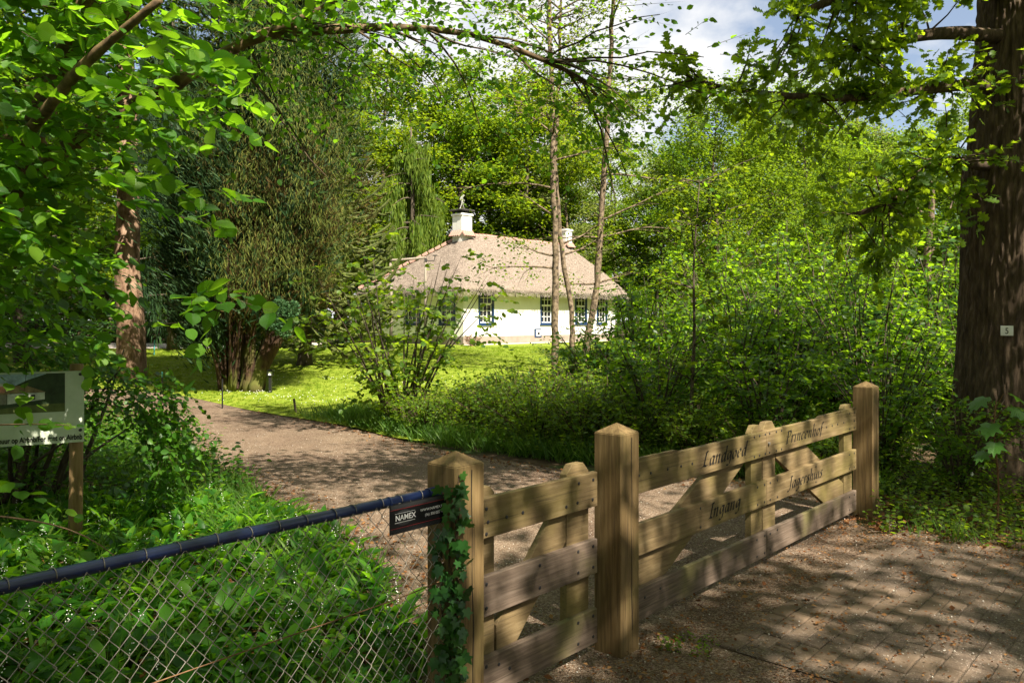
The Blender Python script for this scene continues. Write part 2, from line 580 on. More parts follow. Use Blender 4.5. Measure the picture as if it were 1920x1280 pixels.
M['wood_rail'] = noise_mat('weathered rail timber', [(.25, (.09, .060, .027)), (.5, (.165, .115, .054)), (.75, (.25, .185, .10))], (1.6, 12, 22), 2.2, rough=.78, bump=.35, bdist=.004, mix=((.15, .125, .03), 3.0, .46, .86), streak=(.9, 20, 34))
M['wood_low'] = noise_mat('greyed rail timber', [(.25, (.07, .048, .034)), (.5, (.135, .098, .072)), (.75, (.21, .16, .125))], (1.6, 12, 22), 2.2, rough=.82, bump=.35, bdist=.004, mix=((.14, .12, .05), 2.4, .54, .72), streak=(.9, 20, 34))
M['wood_post'] = noise_mat('weathered post timber', [(.25, (.075, .046, .018)), (.5, (.15, .098, .04)), (.75, (.23, .158, .072))], (16, 16, 1.2), 2.2, rough=.75, bump=.4, bdist=.004, mix=((.12, .10, .03), 2.2, .5, .68), streak=(26, 26, .8))
M['wood_old'] = noise_mat('raw round pole', [(.3, (.12, .075, .03)), (.6, (.24, .155, .07)), (.8, (.3, .21, .11))], (12, 12, 1), 2.5, rough=.8, bump=.4, bdist=.005)
M['wood_grey'] = noise_mat('grey pole timber', [(.3, (.12, .10, .075)), (.7, (.27, .23, .18))], (12, 12, 1), 2.5, rough=.8, bump=.3, bdist=.005)
M['bolt'] = flat_mat('bolt head', (.018, .018, .02), .5, .4)
M['ink'] = flat_mat('carved black', (.012, .011, .01), .7, .2)
M['blue_tube'] = noise_mat('blue coated tube', [(.35, (.006, .013, .045)), (.65, (.010, .021, .075))], (2, 30, 30), 3, rough=.32, bump=.08, bdist=.001, spec=.55)
M['wire'] = flat_mat('galvanised wire', (.20, .18, .15), .5, .5, .3)
M['rust'] = noise_mat('rusty wire', [(.3, (.08, .04, .015)), (.7, (.2, .11, .05))], (9, 9, 9), 5, rough=.8, bump=0)
M['black_panel'] = flat_mat('black sign panel', (.008, .008, .009), .55, .2)
M['red_line'] = flat_mat('dark red line', (.16, .012, .014), .5)
M['dark_grey'] = flat_mat('charcoal print', (.03, .031, .033), .55, .2)
M['white_ink'] = flat_mat('white print', (.68, .68, .68), .5)
M['sign_white'] = noise_mat('weathered white panel', [(.3, (.44, .49, .38)), (.7, (.56, .60, .49))], (2, 2, 2), 3, rough=.45, bump=0, mix=((.24, .31, .16), 1.7, .5, .75))
M['enamel'] = flat_mat('white enamel', (.82, .82, .80), .25, .5)
M['black_paint'] = flat_mat('black paint', (.012, .012, .013), .4)
M['teal'] = flat_mat('blue green paint', (.06, .28, .27), .5)
M['white_wall'] = noise_mat('white lime wash', [(.3, (.66, .65, .60)), (.5, (.76, .755, .71)), (.7, (.80, .795, .75))], (1, 1, .5), 1.6, rough=.9, bump=.25, bdist=.02, bscale=6)
M['plinth'] = noise_mat('taupe plinth render', [(.3, (.20, .165, .135)), (.7, (.27, .23, .19))], (1, 1, 1), 3, rough=.9, bump=.2)
M['thatch'] = noise_mat('reed thatch', [(.28, (.115, .088, .068)), (.5, (.24, .192, .155)), (.72, (.375, .315, .26))], (5, 5, 5), 3.0, rough=.95, bump=1.0, bdist=.06, bscale=9, spec=.1)
M['straw'] = leaf_mat('reed end', [(.08, .065, .05), (.235, .20, .158), (.44, .385, .32)], (.3, .25, .2), .05, .9, .1)
M['tile_red'] = noise_mat('red clay tile', [(.3, (.24, .125, .095)), (.7, (.38, .24, .19))], (4, 4, 4), 3, rough=.8, bump=.2)
M['win_blue'] = flat_mat('dark blue paint', (.012, .035, .10), .4)
M['win_white'] = flat_mat('white paint', (.80, .80, .77), .4)
M['iron_white'] = flat_mat('pale ironwork', (.32, .32, .29), .5)
M['slate'] = noise_mat('dark slab', [(.3, (.025, .024, .022)), (.7, (.06, .055, .05))], rough=.8)
M['pink_wall'] = flat_mat('pale pink stone', (.62, .5, .44), .8)
M['curtain'] = flat_mat('room interior', (.10, .085, .075), .9)

m, N, L, out = new_mat('window glass')
p = N.new('ShaderNodeBsdfPrincipled')
p.inputs['Base Color'].default_value = (.02, .022, .025, 1)
p.inputs['Roughness'].default_value = .06
p.inputs['Specular IOR Level'].default_value = .6
L.new(p.outputs[0], out.inputs['Surface'])
M['glass'] = m


def ground_mat(name, stops, nsc, chips=None, bump=.5, bdist=.02, mix=None):
    m, N, L, out = new_mat(name)
    tc = N.new('ShaderNodeTexCoord')
    n = N.new('ShaderNodeTexNoise')
    n.inputs['Scale'].default_value = nsc
    n.inputs['Detail'].default_value = 10
    n.inputs['Roughness'].default_value = .72
    L.new(tc.outputs['Object'], n.inputs['Vector'])
    r = ramp(N, stops)
    L.new(n.outputs['Fac'], r.inputs['Fac'])
    col = r.outputs['Color']
    if mix:
        n3 = N.new('ShaderNodeTexNoise')
        n3.inputs['Scale'].default_value = mix[1]
        n3.inputs['Detail'].default_value = 6
        L.new(tc.outputs['Object'], n3.inputs['Vector'])
        mr = N.new('ShaderNodeMapRange')
        mr.inputs['From Min'].default_value = mix[2]
        mr.inputs['From Max'].default_value = mix[3]
        L.new(n3.outputs['Fac'], mr.inputs['Value'])
        mm = N.new('ShaderNodeMix'); mm.data_type = 'RGBA'
        mm.inputs['B'].default_value = (*mix[0], 1)
        L.new(mr.outputs[0], mm.inputs['Factor']); L.new(col, mm.inputs['A'])
        col = mm.outputs['Result']
    bsum = n.outputs['Fac']
    if chips:
        v = N.new('ShaderNodeTexVoronoi')
        v.inputs['Scale'].default_value = chips[0]
        L.new(tc.outputs['Object'], v.inputs['Vector'])
        cr = ramp(N, [(0.0, chips[1]), (.5, chips[2]), (1.0, chips[3])])
        sp = N.new('ShaderNodeSeparateXYZ')
        L.new(v.outputs['Color'], sp.inputs[0])
        L.new(sp.outputs['X'], cr.inputs['Fac'])
        mm = N.new('ShaderNodeMix'); mm.data_type = 'RGBA'
        mm.inputs['Factor'].default_value = chips[4]
        L.new(col, mm.inputs['A']); L.new(cr.outputs['Color'], mm.inputs['B'])
        col = mm.outputs['Result']
        ad = N.new('ShaderNodeMath'); ad.operation = 'SUBTRACT'
        L.new(bsum, ad.inputs[0]); L.new(v.outputs['Distance'], ad.inputs[1])
        bsum = ad.outputs[0]
    p = N.new('ShaderNodeBsdfPrincipled')
    p.inputs['Roughness'].default_value = .92
    p.inputs['Specular IOR Level'].default_value = .2
    L.new(col, p.inputs['Base Color'])
    b = N.new('ShaderNodeBump')
    b.inputs['Strength'].default_value = bump
    b.inputs['Distance'].default_value = bdist
    L.new(bsum, b.inputs['Height'])
    L.new(b.outputs[0], p.inputs['Normal'])
    L.new(p.outputs[0], out.inputs['Surface'])
    return m


M['soil'] = ground_mat('woodland soil', [(.3, (.03, .02, .012)), (.5, (.065, .042, .024)), (.7, (.12, .08, .045))], 3.0, mix=((.03, .05, .012), .9, .5, .62))
M['gravel'] = ground_mat('compacted gravel', [(.3, (.065, .042, .026)), (.5, (.14, .094, .060)), (.72, (.23, .162, .108))], 2.6, (110, (.05, .031, .02), (.16, .108, .072), (.42, .34, .26), .5), .8, .014, mix=((.07, .036, .02), .9, .46, .62))
M['grey_gravel'] = ground_mat('grey gravel', [(.3, (.26, .22, .2)), (.7, (.42, .37, .34))], 3.0, (40, (.2, .18, .16), (.35, .31, .28), (.5, .46, .42), .4))
M['lawn'] = ground_mat('lawn turf', [(.3, (.10, .16, .010)), (.5, (.15, .20, .014)), (.72, (.21, .225, .025))], 5.0, bump=.8, bdist=.03)
M['sand_joint'] = ground_mat('sandy joint', [(.3, (.045, .032, .02)), (.6, (.085, .06, .04)), (.8, (.06, .065, .022))], 9.0, (160, (.07, .05, .03), (.15, .11, .08), (.35, .3, .24), .45))

m, N, L, out = new_mat('paving brick')
tc = N.new('ShaderNodeTexCoord')
oi = N.new('ShaderNodeObjectInfo')
g = N.new('ShaderNodeNewGeometry')
n = N.new('ShaderNodeTexNoise'); n.inputs['Scale'].default_value = 16; n.inputs['Detail'].default_value = 9; n.inputs['Roughness'].default_value = .75
L.new(g.outputs['Position'], n.inputs['Vector'])
r = ramp(N, [(.3, (.062, .043, .030)), (.5, (.112, .08, .057)), (.7, (.18, .132, .097))])
L.new(n.outputs['Fac'], r.inputs['Fac'])
v = N.new('ShaderNodeTexVoronoi'); v.inputs['Scale'].default_value = 170
L.new(g.outputs['Position'], v.inputs['Vector'])
sp = N.new('ShaderNodeSeparateXYZ'); L.new(v.outputs['Color'], sp.inputs[0])
cr = ramp(N, [(0, (.035, .025, .018)), (.6, (.11, .082, .062)), (.93, (.16, .125, .096)), (1, (.5, .45, .38))])
L.new(sp.outputs['X'], cr.inputs['Fac'])
mm = N.new('ShaderNodeMix'); mm.data_type = 'RGBA'; mm.inputs['Factor'].default_value = .4
L.new(r.outputs['Color'], mm.inputs['A']); L.new(cr.outputs['Color'], mm.inputs['B'])
n2 = N.new('ShaderNodeTexNoise'); n2.inputs['Scale'].default_value = 1.6; n2.inputs['Detail'].default_value = 6
L.new(g.outputs['Position'], n2.inputs['Vector'])
mr = N.new('ShaderNodeMapRange'); mr.inputs['From Min'].default_value = .48; mr.inputs['From Max'].default_value = .66
L.new(n2.outputs['Fac'], mr.inputs['Value'])
m2 = N.new('ShaderNodeMix'); m2.data_type = 'RGBA'; m2.inputs['B'].default_value = (.17, .118, .078, 1)
L.new(mr.outputs[0], m2.inputs['Factor']); L.new(mm.outputs['Result'], m2.inputs['A'])
hs = N.new('ShaderNodeHueSaturation')
mv = N.new('ShaderNodeMapRange'); mv.inputs['To Min'].default_value = .84; mv.inputs['To Max'].default_value = 1.14
L.new(oi.outputs['Random'], mv.inputs['Value']); L.new(mv.outputs[0], hs.inputs['Value'])
L.new(m2.outputs['Result'], hs.inputs['Color'])
p = N.new('ShaderNodeBsdfPrincipled'); p.inputs['Roughness'].default_value = .9; p.inputs['Specular IOR Level'].default_value = .25
L.new(hs.outputs['Color'], p.inputs['Base Color'])
b = N.new('ShaderNodeBump'); b.inputs['Strength'].default_value = .6; b.inputs['Distance'].default_value = .006
L.new(n.outputs['Fac'], b.inputs['Height']); L.new(b.outputs[0], p.inputs['Normal'])
L.new(p.outputs[0], out.inputs['Surface'])
M['paver'] = m

# ---------------------------------------------------------------- ground, path, lawn, paving
def grid_sheet(name, xs, ys, off, mat):
    X, Y = np.meshgrid(xs, ys, indexing='ij')
    V = np.stack([X, Y, gz(X, Y) + off], -1).reshape(-1, 3)
    n, m_ = len(xs), len(ys)
    i, j = np.meshgrid(np.arange(n - 1), np.arange(m_ - 1), indexing='ij')
    q = (i * m_ + j).ravel()
    T = np.concatenate([np.stack([q, q + m_, q + m_ + 1], -1), np.stack([q, q + m_ + 1, q + 1], -1)])
    return tag(inst(name, np_mesh(name, V, T, mat, smooth=True)), kind='structure')


xs = np.unique(np.concatenate([np.linspace(-400, -40, 10), np.linspace(-40, 40, 81), np.linspace(40, 400, 10)]))
ys = np.unique(np.concatenate([np.linspace(-300, -20, 8), np.linspace(-20, 60, 161), np.linspace(60, 500, 12)]))
grid_sheet('ground', xs, ys, -0.045, M['soil'])

PATH_L = [F(-.12, -7).xy, F(-.12, -2.5).xy, F(-.10, -.1).xy, (-.46, 4.1), (-.74, 4.8), (-1.15, 5.9), (-1.9, 7.0), (-2.7, 8.1), (-3.75, 9.4), (-5.6, 12.6), (-7.6, 15.2), (-11, 17.2), (-16, 18)]
PATH_R = [F(5.6, -7).xy, F(4.9, -2.5).xy, F(4.6, -.1).xy, (3.5, 7.4), (2.7, 8.2), (1.7, 8.6), (.8, 8.9), (-.2, 9.7), (-1.1, 10.6), (-2.8, 12.7), (-4.9, 14.6), (-7.6, 17.3), (-16, 20)]
ribbon('path', [tuple(q) for q in PATH_L], [tuple(q) for q in PATH_R], 120, 14, -0.018, M['gravel'])
LAWN_A = [(-22, 21), (-12, 19.2), (-9.5, 18.2), (-7.5, 17.2), (-4.8, 14.55), (-2.75, 12.75), (-1.0, 11.0), (2.5, 11.0), (7, 13), (13, 20)]
LAWN_B = [(-24, 31.6), (-15, 31.6), (-11, 32.4), (-8.5, 34.5), (-7, 40), (0, 52), (6, 54), (12, 50), (17, 44), (21, 36)]
ribbon('lawn', LAWN_A, LAWN_B, 90, 60, -0.012, M['lawn'])
ribbon('gravel_drive', [(-30, 31.4), (-15, 31.4), (-11, 32.2), (-8.4, 34.3)], [(-30, 37), (-15, 37), (-11, 37.2), (-8.6, 39)], 40, 8, 0.008, M['grey_gravel'])

rng = np.random.default_rng(11)
pav = MB()
S0, S1, N0, N1 = 1.62, 4.75, .30, 6.2
q = [F(S0, -N0), F(S0, -N1), F(S1, -N1), F(S1, -N0)]
pav.add([(a.x, a.y, -0.011) for a in q], [(0, 1, 2, 3)])
paving = tag(pav.build('paving', M['sand_joint']), kind='structure')
BL, BW, GAP = .205, .103, .006


def brick_shape(mb, l, w, dz=0.0, cx=0.0, cy=0.0, rot=0.0, tx=0.0, ty=0.0):
    bv, zt, zb = .006, 0.0, -.05
    c, s = math.cos(rot), math.sin(rot)
    vs = []
    for hl, hw, z in ((l / 2, w / 2, zb), (l / 2, w / 2, zt - bv), (l / 2 - bv, w / 2 - bv, zt)):
        for sx, sy in ((-1, -1), (1, -1), (1, 1), (-1, 1)):
            x, y = sx * hl, sy * hw
            vs.append((cx + x * c - y * s, cy + x * s + y * c, z + dz + tx * x + ty * y))
    fs = [(8, 9, 10, 11)]
    for k in range(2):
        for i in range(4):
            j = (i + 1) % 4
            fs.append((k * 4 + i, k * 4 + j, k * 4 + 4 + j, k * 4 + 4 + i))
    mb.add(vs, fs)


brick_mes = []
for k in range(4):
    b_ = MB()
    brick_shape(b_, BL - GAP, BW - GAP, 0, tx=rng.normal() * .012, ty=rng.normal() * .02)
    brick_mes.append(b_.mesh('brick', M['paver']))
bricks = []
nrow = int((N1 - N0) / BW)
ncol = int((S1 - S0) / BL)
for r_ in range(nrow):
    for c_ in range(ncol + 1):
        s = S0 + (c_ + .5) * BL + (BL / 2 if r_ % 2 else 0)
        n_ = -(N0 + (r_ + .5) * BW)
        if s > S1 - .05: continue
        w_ = F(s, n_)
        px = 960 + FPX * w_.x / max(w_.y, .1)
        py = HZ + FPX * EYE / max(w_.y, .1)
        inside = w_.y > 1 and px < 1990 and py < 1350
        bricks.append((inside, w_.y, s, n_))
vis = sorted([b for b in bricks if b[0]], key=lambda t: t[1])
rest = MB()
for i, (ins, d_, s, n_) in enumerate(vis[:300] + vis[300:] + [b for b in bricks if not b[0]]):
    dz = -0.005 + rng.normal() * .0034
    w_ = F(s, n_, dz)
    ro = ANG + rng.normal() * .012
    if i < 300:
        inst('brick', brick_mes[i % 4], paving, w_, (0, 0, ro))
    else:
        brick_shape(rest, BL - GAP, BW - GAP, dz, w_.x, w_.y, ro)
tag(rest.build('brick_field', M['paver'], paving), kind='stuff')

# dead leaves, bud scales and pale chips lying on path and paving
def scatter_quad(rng, n, fn):
    return np.array([fn(rng) for _ in range(n)])


def litter_pts(rng, n):
    out = []
    while len(out) < n:
        s, nn = rng.uniform(-.1, 5.4), rng.uniform(-4.0, .4)
        edge = math.exp(-((s - 4.55) / .35) ** 2) + .9 * math.exp(-((s - 1.25) / .5) ** 2) * math.exp(-((nn + 1.2) / .7) ** 2) + .16 + .25 * math.exp(-((nn + .1) / .2) ** 2)
        edge += .8 * (math.sin(s * 5.1 + 1.3 * math.sin(nn * 4)) * math.sin(nn * 6.3 + s) > .72)
        if rng.random() < edge:
            w_ = F(s, nn)
            out.append((w_.x, w_.y, .004))
    return np.array(out)


p_ = litter_pts(rng, 15000)
tag(inst('leaf_litter', leaves('leaf_litter', p_, horiz(rng, len(p_), 0, .25), up_normals(rng, len(p_), .35), rng.uniform(.006, .026, len(p_)) * np.where(rng.random(len(p_)) < .06, 2.0, 1.0), T_DIA, M['litter'])), kind='stuff')
pp = []
for k in range(5200):
    if rng.random() < .6:
        w_ = F(rng.uniform(0, 5), rng.uniform(-3.6, 1.5))
        pp.append((w_.x, w_.y, -.002))
    else:
        t = rng.uniform(0.22, .8)
        a_, b_ = poly_pts([(x, y, 0) for x, y in PATH_L], 60), None
        pp.append((0, 0, -9))
PLN, PRN = poly_pts([(q[0], q[1], 0) for q in PATH_L], 200), poly_pts([(q[0], q[1], 0) for q in PATH_R], 200)
for k in range(len(pp)):
    if pp[k][2] == -9:
        i, u = rng.integers(45, 150), rng.uniform(.02, .98)
        c = PLN[i] * (1 - u) + PRN[i] * u
        pp[k] = (c[0], c[1], gzf(c[0], c[1]) - .015)
pp = np.array(pp)
tag(inst('stone_chips', leaves('stone_chips', pp, horiz(rng, len(pp)), up_normals(rng, len(pp), .4), rng.uniform(.002, .0065, len(pp)), T_OCT, M['stone_chip'])), kind='stuff')

# ---------------------------------------------------------------- cottage
HC = Vector((-2.17, 35.0, 0.60))
HL, HD = 11.7, 6.5
cot = thing('cottage', 'white thatched cottage with blue framed windows standing beyond the lawn', 'house', HC, ANG)
EAVE, RIDGE = 2.62, 5.50

wal = MB()
t_ = .34
holes_front = [(.95, 1.96), (5.28, 6.3), (8.08, 9.1), (9.98, 10.95)]
WZ0, WZ1 = .90, 2.50
holes_left = [(.52, 1.62), (2.90, 4.0)]


def wall_with_holes(mb, length, holes, z0, z1, extra=None):
    """wall along x from 0 to length, outer face y=0, thickness t_ inward"""
    x = 0
    for a, b in holes:
        mb.box(x, a, 0, t_, z0, z1)
        mb.box(a, b, 0, t_, z0, WZ0)
        mb.box(a, b, 0, t_, WZ1, z1)
        x = b
    mb.box(x, length, 0, t_, z0, z1)


fw = MB(); wall_with_holes(fw, HL, holes_front, .36, EAVE + .35)
fw.build('wall', M['white_wall'], cot)
lw = MB(); wall_with_holes(lw, HD - 2 * t_, [(a - t_, b - t_) for a, b in holes_left], .36, EAVE + .35)
lwv = []
for x, y, z in lw.v: lwv.append((y, HD - (x + t_), z))         # turned: runs back along +y
lwv = [(x, HD - y, z) for x, y, z in lwv]
l2 = MB(); l2.v = lwv; l2.f = [tuple(reversed(f)) for f in lw.f]
l2.build('wall', M['white_wall'], cot)
bw = MB(); bw.box(0, HL, HD - t_, HD, .36, EAVE + .35); bw.build('wall', M['white_wall'], cot)
gw = MB(); gw.prism_y([(t_, .36), (HD - t_, .36), (HD - t_, EAVE + .2), (HD / 2, RIDGE - .5), (t_, EAVE + .2)], 0, t_)
g2 = MB(); g2.v = [(HL - y, x, z) for x, y, z in gw.v]; g2.f = [tuple(reversed(f)) for f in gw.f]
g2.build('wall', M['white_wall'], cot)
pt = MB(); pt.box(-.03, HL + .03, -.03, HD + .03, -.35, .36); pt.build('plinth', M['plinth'], cot)
pv = MB(); pv.box(-.2, HL + .3, -.6, -.035, -.3, .0); pv.build('terrace_strip', M['pink_wall'], cot)
fl = MB(); fl.box(t_ + .02, HL - t_ - .02, t_ + 1.2, t_ + 1.25, .4, EAVE); fl.build('inner_partition', M['curtain'], cot)
fl = MB(); fl.box(t_ + 1.2, t_ + 1.25, t_ + 1.3, HD - t_ - .1, .4, EAVE); fl.build('inner_partition', M['curtain'], cot)


def window(parent, fn, a, b, z0, z1, cols, up, low, curtain=False):
    """fn maps (along, out, z) to cottage coordinates; out>0 lies outside the wall"""
    def bx(mb, x0, x1, o0, o1, za, zb):
        k = MB().box(x0, x1, o0, o1, za, zb)
        mb.add([fn(*p) for p in k.v], k.f)
    fr = MB()
    w = .09
    bx(fr, a, a + w, -.12, .03, z0, z1); bx(fr, b - w, b, -.12, .03, z0, z1)
    bx(fr, a + w, b - w, -.12, .03, z1 - w, z1); bx(fr, a + w, b - w, -.12, .03, z0, z0 + w * .8)
    fo = fr.build('window', M['win_blue'], parent)
    sash = MB()
    x0, x1, za, zb = a + w, b - w, z0 + w * .8, z1 - w
    zm = za + (zb - za) * low / (up + low)
    sw = .046
    for lo, hi, o, rows in ((za, zm, -.07, low), (zm, zb, -.04, up)):
        bx(sash, x0, x0 + sw, o - .04, o, lo, hi); bx(sash, x1 - sw, x1, o - .04, o, lo, hi)
        bx(sash, x0 + sw, x1 - sw, o - .04, o, lo, lo + sw); bx(sash, x0 + sw, x1 - sw, o - .04, o, hi - sw, hi)
        for c in range(1, cols):
            xc = x0 + sw + (x1 - x0 - 2 * sw) * c / cols
            bx(sash, xc - .016, xc + .016, o - .035, o - .004, lo + sw, hi - sw)
        for r in range(1, rows):
            zc = lo + sw + (hi - lo - 2 * sw) * r / rows
            bx(sash, x0 + sw, x1 - sw, o - .033, o - .006, zc - .016, zc + .016)
    sash.build('sash', M['win_white'], fo)
    gl = MB()
    bx(gl, x0 + .01, x1 - .01, -.1, -.09, za + .01, zm)
    bx(gl, x0 + .01, x1 - .01, -.069, -.059, zm + .002, zb - .01)
    gl.build('glass', M['glass'], fo)
    si = MB()
    bx(si, a - .04, b + .04, .0, .07, z0 - .06, z0 - .003)
    si.build('sill', M['win_blue'], fo)


for a, b in holes_front:
    window(cot, lambda x, o, z: (x, -o, z), a, b, WZ0, WZ1, 3, 2, 3)
for a, b in holes_left:
    window(cot, lambda x, o, z: (-o, x, z), a, b, WZ0, WZ1, 3, 2, 3)
cw = MB(); cw.box(4.82, 5.32, -.06, .0, .26, .68)
cwo = cw.build('cellar_window', M['win_blue'], cot)
cg = MB(); cg.box(4.9, 5.24, -.075, -.055, .33, .61); cg.build('shutter', M['win_white'], cwo)
cg = MB(); cg.box(4.98, 5.16, -.085, -.07, .38, .5); cg.build('pane', M['glass'], cwo)
for i, x in enumerate((.55, 1.45, 2.35, 3.45, 4.4, 5.0, 6.7, 7.5, 8.6, 9.5, 10.7, 11.3)):
    k = MB().box(x - .012, x + .012, -.022, -.002, EAVE - .42, EAVE - .08)
    k.build('wall_tie', M['bolt'], cot)

# thatch: one thick rounded coat over front, back, left hip and half hip
OV = .62
nx, ny = 150, 90
gx, gy = np.linspace(-OV, HL + .42, nx), np.linspace(-OV, HD + OV, ny)
X, Y = np.meshgrid(gx, gy, indexing='ij')


def smin(a, b, k=.22):
    h = np.clip(.5 + .5 * (b - a) / k, 0, 1)
    return b * (1 - h) + a * h - k * h * (1 - h)


sl = (RIDGE - EAVE) / (HD / 2 + OV)
zf = EAVE + (Y + OV) * sl
zb_ = EAVE + (HD + OV - Y) * sl
zl = EAVE + (X + OV) * (RIDGE - EAVE) / (3.35 + OV)
zr = EAVE + 1.2 + (HL + .42 - X) * 2.6
Z = smin(smin(smin(zf, zb_, .18), zl, .5), zr, .35)
edge = np.minimum.reduce([Y + OV, HD + OV - Y, X + OV, HL + .42 - X])
Z = Z - .10 * np.exp(-edge / .10) + .018 * np.sin(X * 9 + Y * 4) * np.sin(Y * 11 - X * 3) + rng.normal(size=Z.shape) * .012
Zb = np.maximum(Z - .34 - .05 * (edge < .01), 2.36)
V = np.concatenate([np.stack([X, Y, Z], -1).reshape(-1, 3), np.stack([X, Y, Zb], -1).reshape(-1, 3)])
i, j = np.meshgrid(np.arange(nx - 1), np.arange(ny - 1), indexing='ij')
q = (i * ny + j).ravel()
T = [np.stack([q, q + ny, q + ny + 1], -1), np.stack([q, q + ny + 1, q + 1], -1)]
B = nx * ny
T += [np.stack([q + B, q + ny + 1 + B, q + ny + B], -1), np.stack([q + B, q + 1 + B, q + ny + 1 + B], -1)]
ii = np.arange(nx - 1) * ny
T += [np.stack([ii, ii + B, ii + ny], -1), np.stack([ii + ny, ii + B, ii + ny + B], -1)]
e = ii + ny - 1
T += [np.stack([e, e + ny, e + B], -1), np.stack([e + ny, e + ny + B, e + B], -1)]
jj = np.arange(ny - 1)
T += [np.stack([jj, jj + 1, jj + B], -1), np.stack([jj + 1, jj + 1 + B, jj + B], -1)]
e = jj + (nx - 1) * ny
T += [np.stack([e, e + B, e + 1], -1), np.stack([e + 1, e + B, e + 1 + B], -1)]
roof = inst('roof', np_mesh('roof', V, np.concatenate(T), M['thatch'], smooth=False), cot)
# reed ends standing proud of the coat
k = 26000
ri, rj = rng.integers(1, nx - 2, k), rng.integers(1, ny - 2, k)
p0 = np.stack([X[ri, rj], Y[ri, rj], Z[ri, rj]], -1)
du = np.stack([X[ri + 1, rj] - X[ri, rj], 0 * p0[:, 0], Z[ri + 1, rj] - Z[ri, rj]], -1)
dv = np.stack([0 * p0[:, 0], Y[ri, rj + 1] - Y[ri, rj], Z[ri, rj + 1] - Z[ri, rj]], -1)
p0 = p0 + du * rng.random((k, 1)) + dv * rng.random((k, 1))
nr = norm(np.cross(du, dv))
dn = -UP + nr * np.sum(nr * UP, -1, keepdims=True)
dn = norm(dn + .35 * rng.normal(size=(k, 3)) * .5 + nr * .22)
tag(inst('reed_ends', leaves('reed_ends', p0 + nr * .01, dn, nr, rng.uniform(.05, .15, k), T_STRAND, M['straw'], width=rng.uniform(.06, .14, k)), roof), kind='stuff')

# ragged reed ends all along the cut eave
ke = 7000
u = rng.random(ke)
side_ = rng.integers(0, 3, ke)
ex = np.where(side_ == 0, -OV + u * (HL + .42 + OV), np.where(side_ == 1, -OV, HL + .42))
ey = np.where(side_ == 0, -OV, -OV + u * (HD + 2 * OV))
out_ = np.stack([np.where(side_ == 1, -1., np.where(side_ == 2, 1., 0.)), np.where(side_ == 0, -1., 0.), 0 * u], -1)
ei = np.clip(((ex + OV) / (HL + .42 + OV) * (nx - 1)).astype(int), 0, nx - 1)
ej = np.clip(((ey + OV) / (HD + 2 * OV) * (ny - 1)).astype(int), 0, ny - 1)
ez = Z[ei, ej] - rng.random(ke) * .26
tag(inst('eave_reed', leaves('eave_reed', np.stack([ex, ey, ez], -1), out_ * .5 - UP * .8 + rng.normal(size=(ke, 3)) * .25, out_ + UP * .3, rng.uniform(.06, .17, ke), T_STRAND, M['straw'], width=rng.uniform(.08, .16, ke)), roof), kind='stuff')


def half_tile():
    mb = MB()
    n = 8
    vs = []
    for x, r in ((0, .17), (.30, .15)):
        for rr in (r, r - .025):
            for k in range(n + 1):
                a = PI * k / n
                vs.append((x, math.cos(a) * rr, math.sin(a) * rr))
    m1 = n + 1
    fs = []
    for k in range(n):
        fs.append((k, k + 1, 2 * m1 + k + 1, 2 * m1 + k))
        fs.append((m1 + k + 1, m1 + k, 3 * m1 + k, 3 * m1 + k + 1))
        fs.append((k + 1, k, m1 + k, m1 + k + 1))
        fs.append((2 * m1 + k, 2 * m1 + k + 1, 3 * m1 + k + 1, 3 * m1 + k))
    mb.add(vs, fs)
    return mb.mesh('ridge_tile', M['tile_red'], smooth=False)


tile = half_tile()
x = 3.85
while x < 11.2:
    inst('ridge_tile', tile, roof, (x, HD / 2, RIDGE - .12 + .015 * math.sin(x * 3)), (0, 0, 0))
    x += .28
hipA, hipB = Vector((3.1, HD / 2 + .2, RIDGE - .25)), Vector((-.55, HD + .5, EAVE - .02))
hd = (hipB - hipA)
for k in range(16):
    c = hipA + hd * (k / 16)
    q_ = hd.to_track_quat('X', 'Z').to_euler()
    inst('ridge_tile', tile, roof, c, q_)


def chimney(cx, sz, z0, z1, slab):
    h = sz / 2
    c = MB(); c.box(cx - h, cx + h, HD / 2 - h, HD / 2 + h, z0, z1 - .1)
    co = c.build('chimney', M['white_wall'], roof, bevel=.01)
    k = MB(); k.box(cx - h - .05, cx + h + .05, HD / 2 - h - .05, HD / 2 + h + .05, z1 - .1, z1); k.build('cornice', M['white_wall'], cot, bevel=.01)
    for sx in (-1, 1):
        for kk in range(5):
            o = (kk - 2) * sz / 4.6
            tl = inst('apron_tile', tile, roof, (cx + sx * (h + .0), HD / 2 + o, z0 + .62), (0, math.radians(50), 0 if sx > 0 else PI), (1.15, .55, .55))
            tl2 = inst('apron_tile', tile, roof, (cx + o, HD / 2 + sx * h, z0 + .62), (0, math.radians(50), PI / 2 * sx), (1.15, .55, .55))
    if slab:
        for sx in (-1, 1):
            for sy in (-1, 1):
                k = MB(); k.box(cx + sx * (h - .06) - .05, cx + sx * (h - .06) + .05, HD / 2 + sy * (h - .06) - .05, HD / 2 + sy * (h - .06) + .05, z1, z1 + .13)
                k.build('slab_stub', M['slate'], cot)
        k = MB(); k.box(cx - h - .11, cx + h + .11, HD / 2 - h - .11, HD / 2 + h + .11, z1 + .131, z1 + .21)
        k.build('chimney_slab', M['slate'], cot, bevel=.02)


chimney(3.05, .70, 4.9, 6.42, True)
chimney(11.35, .55, 4.9, 6.35, False)
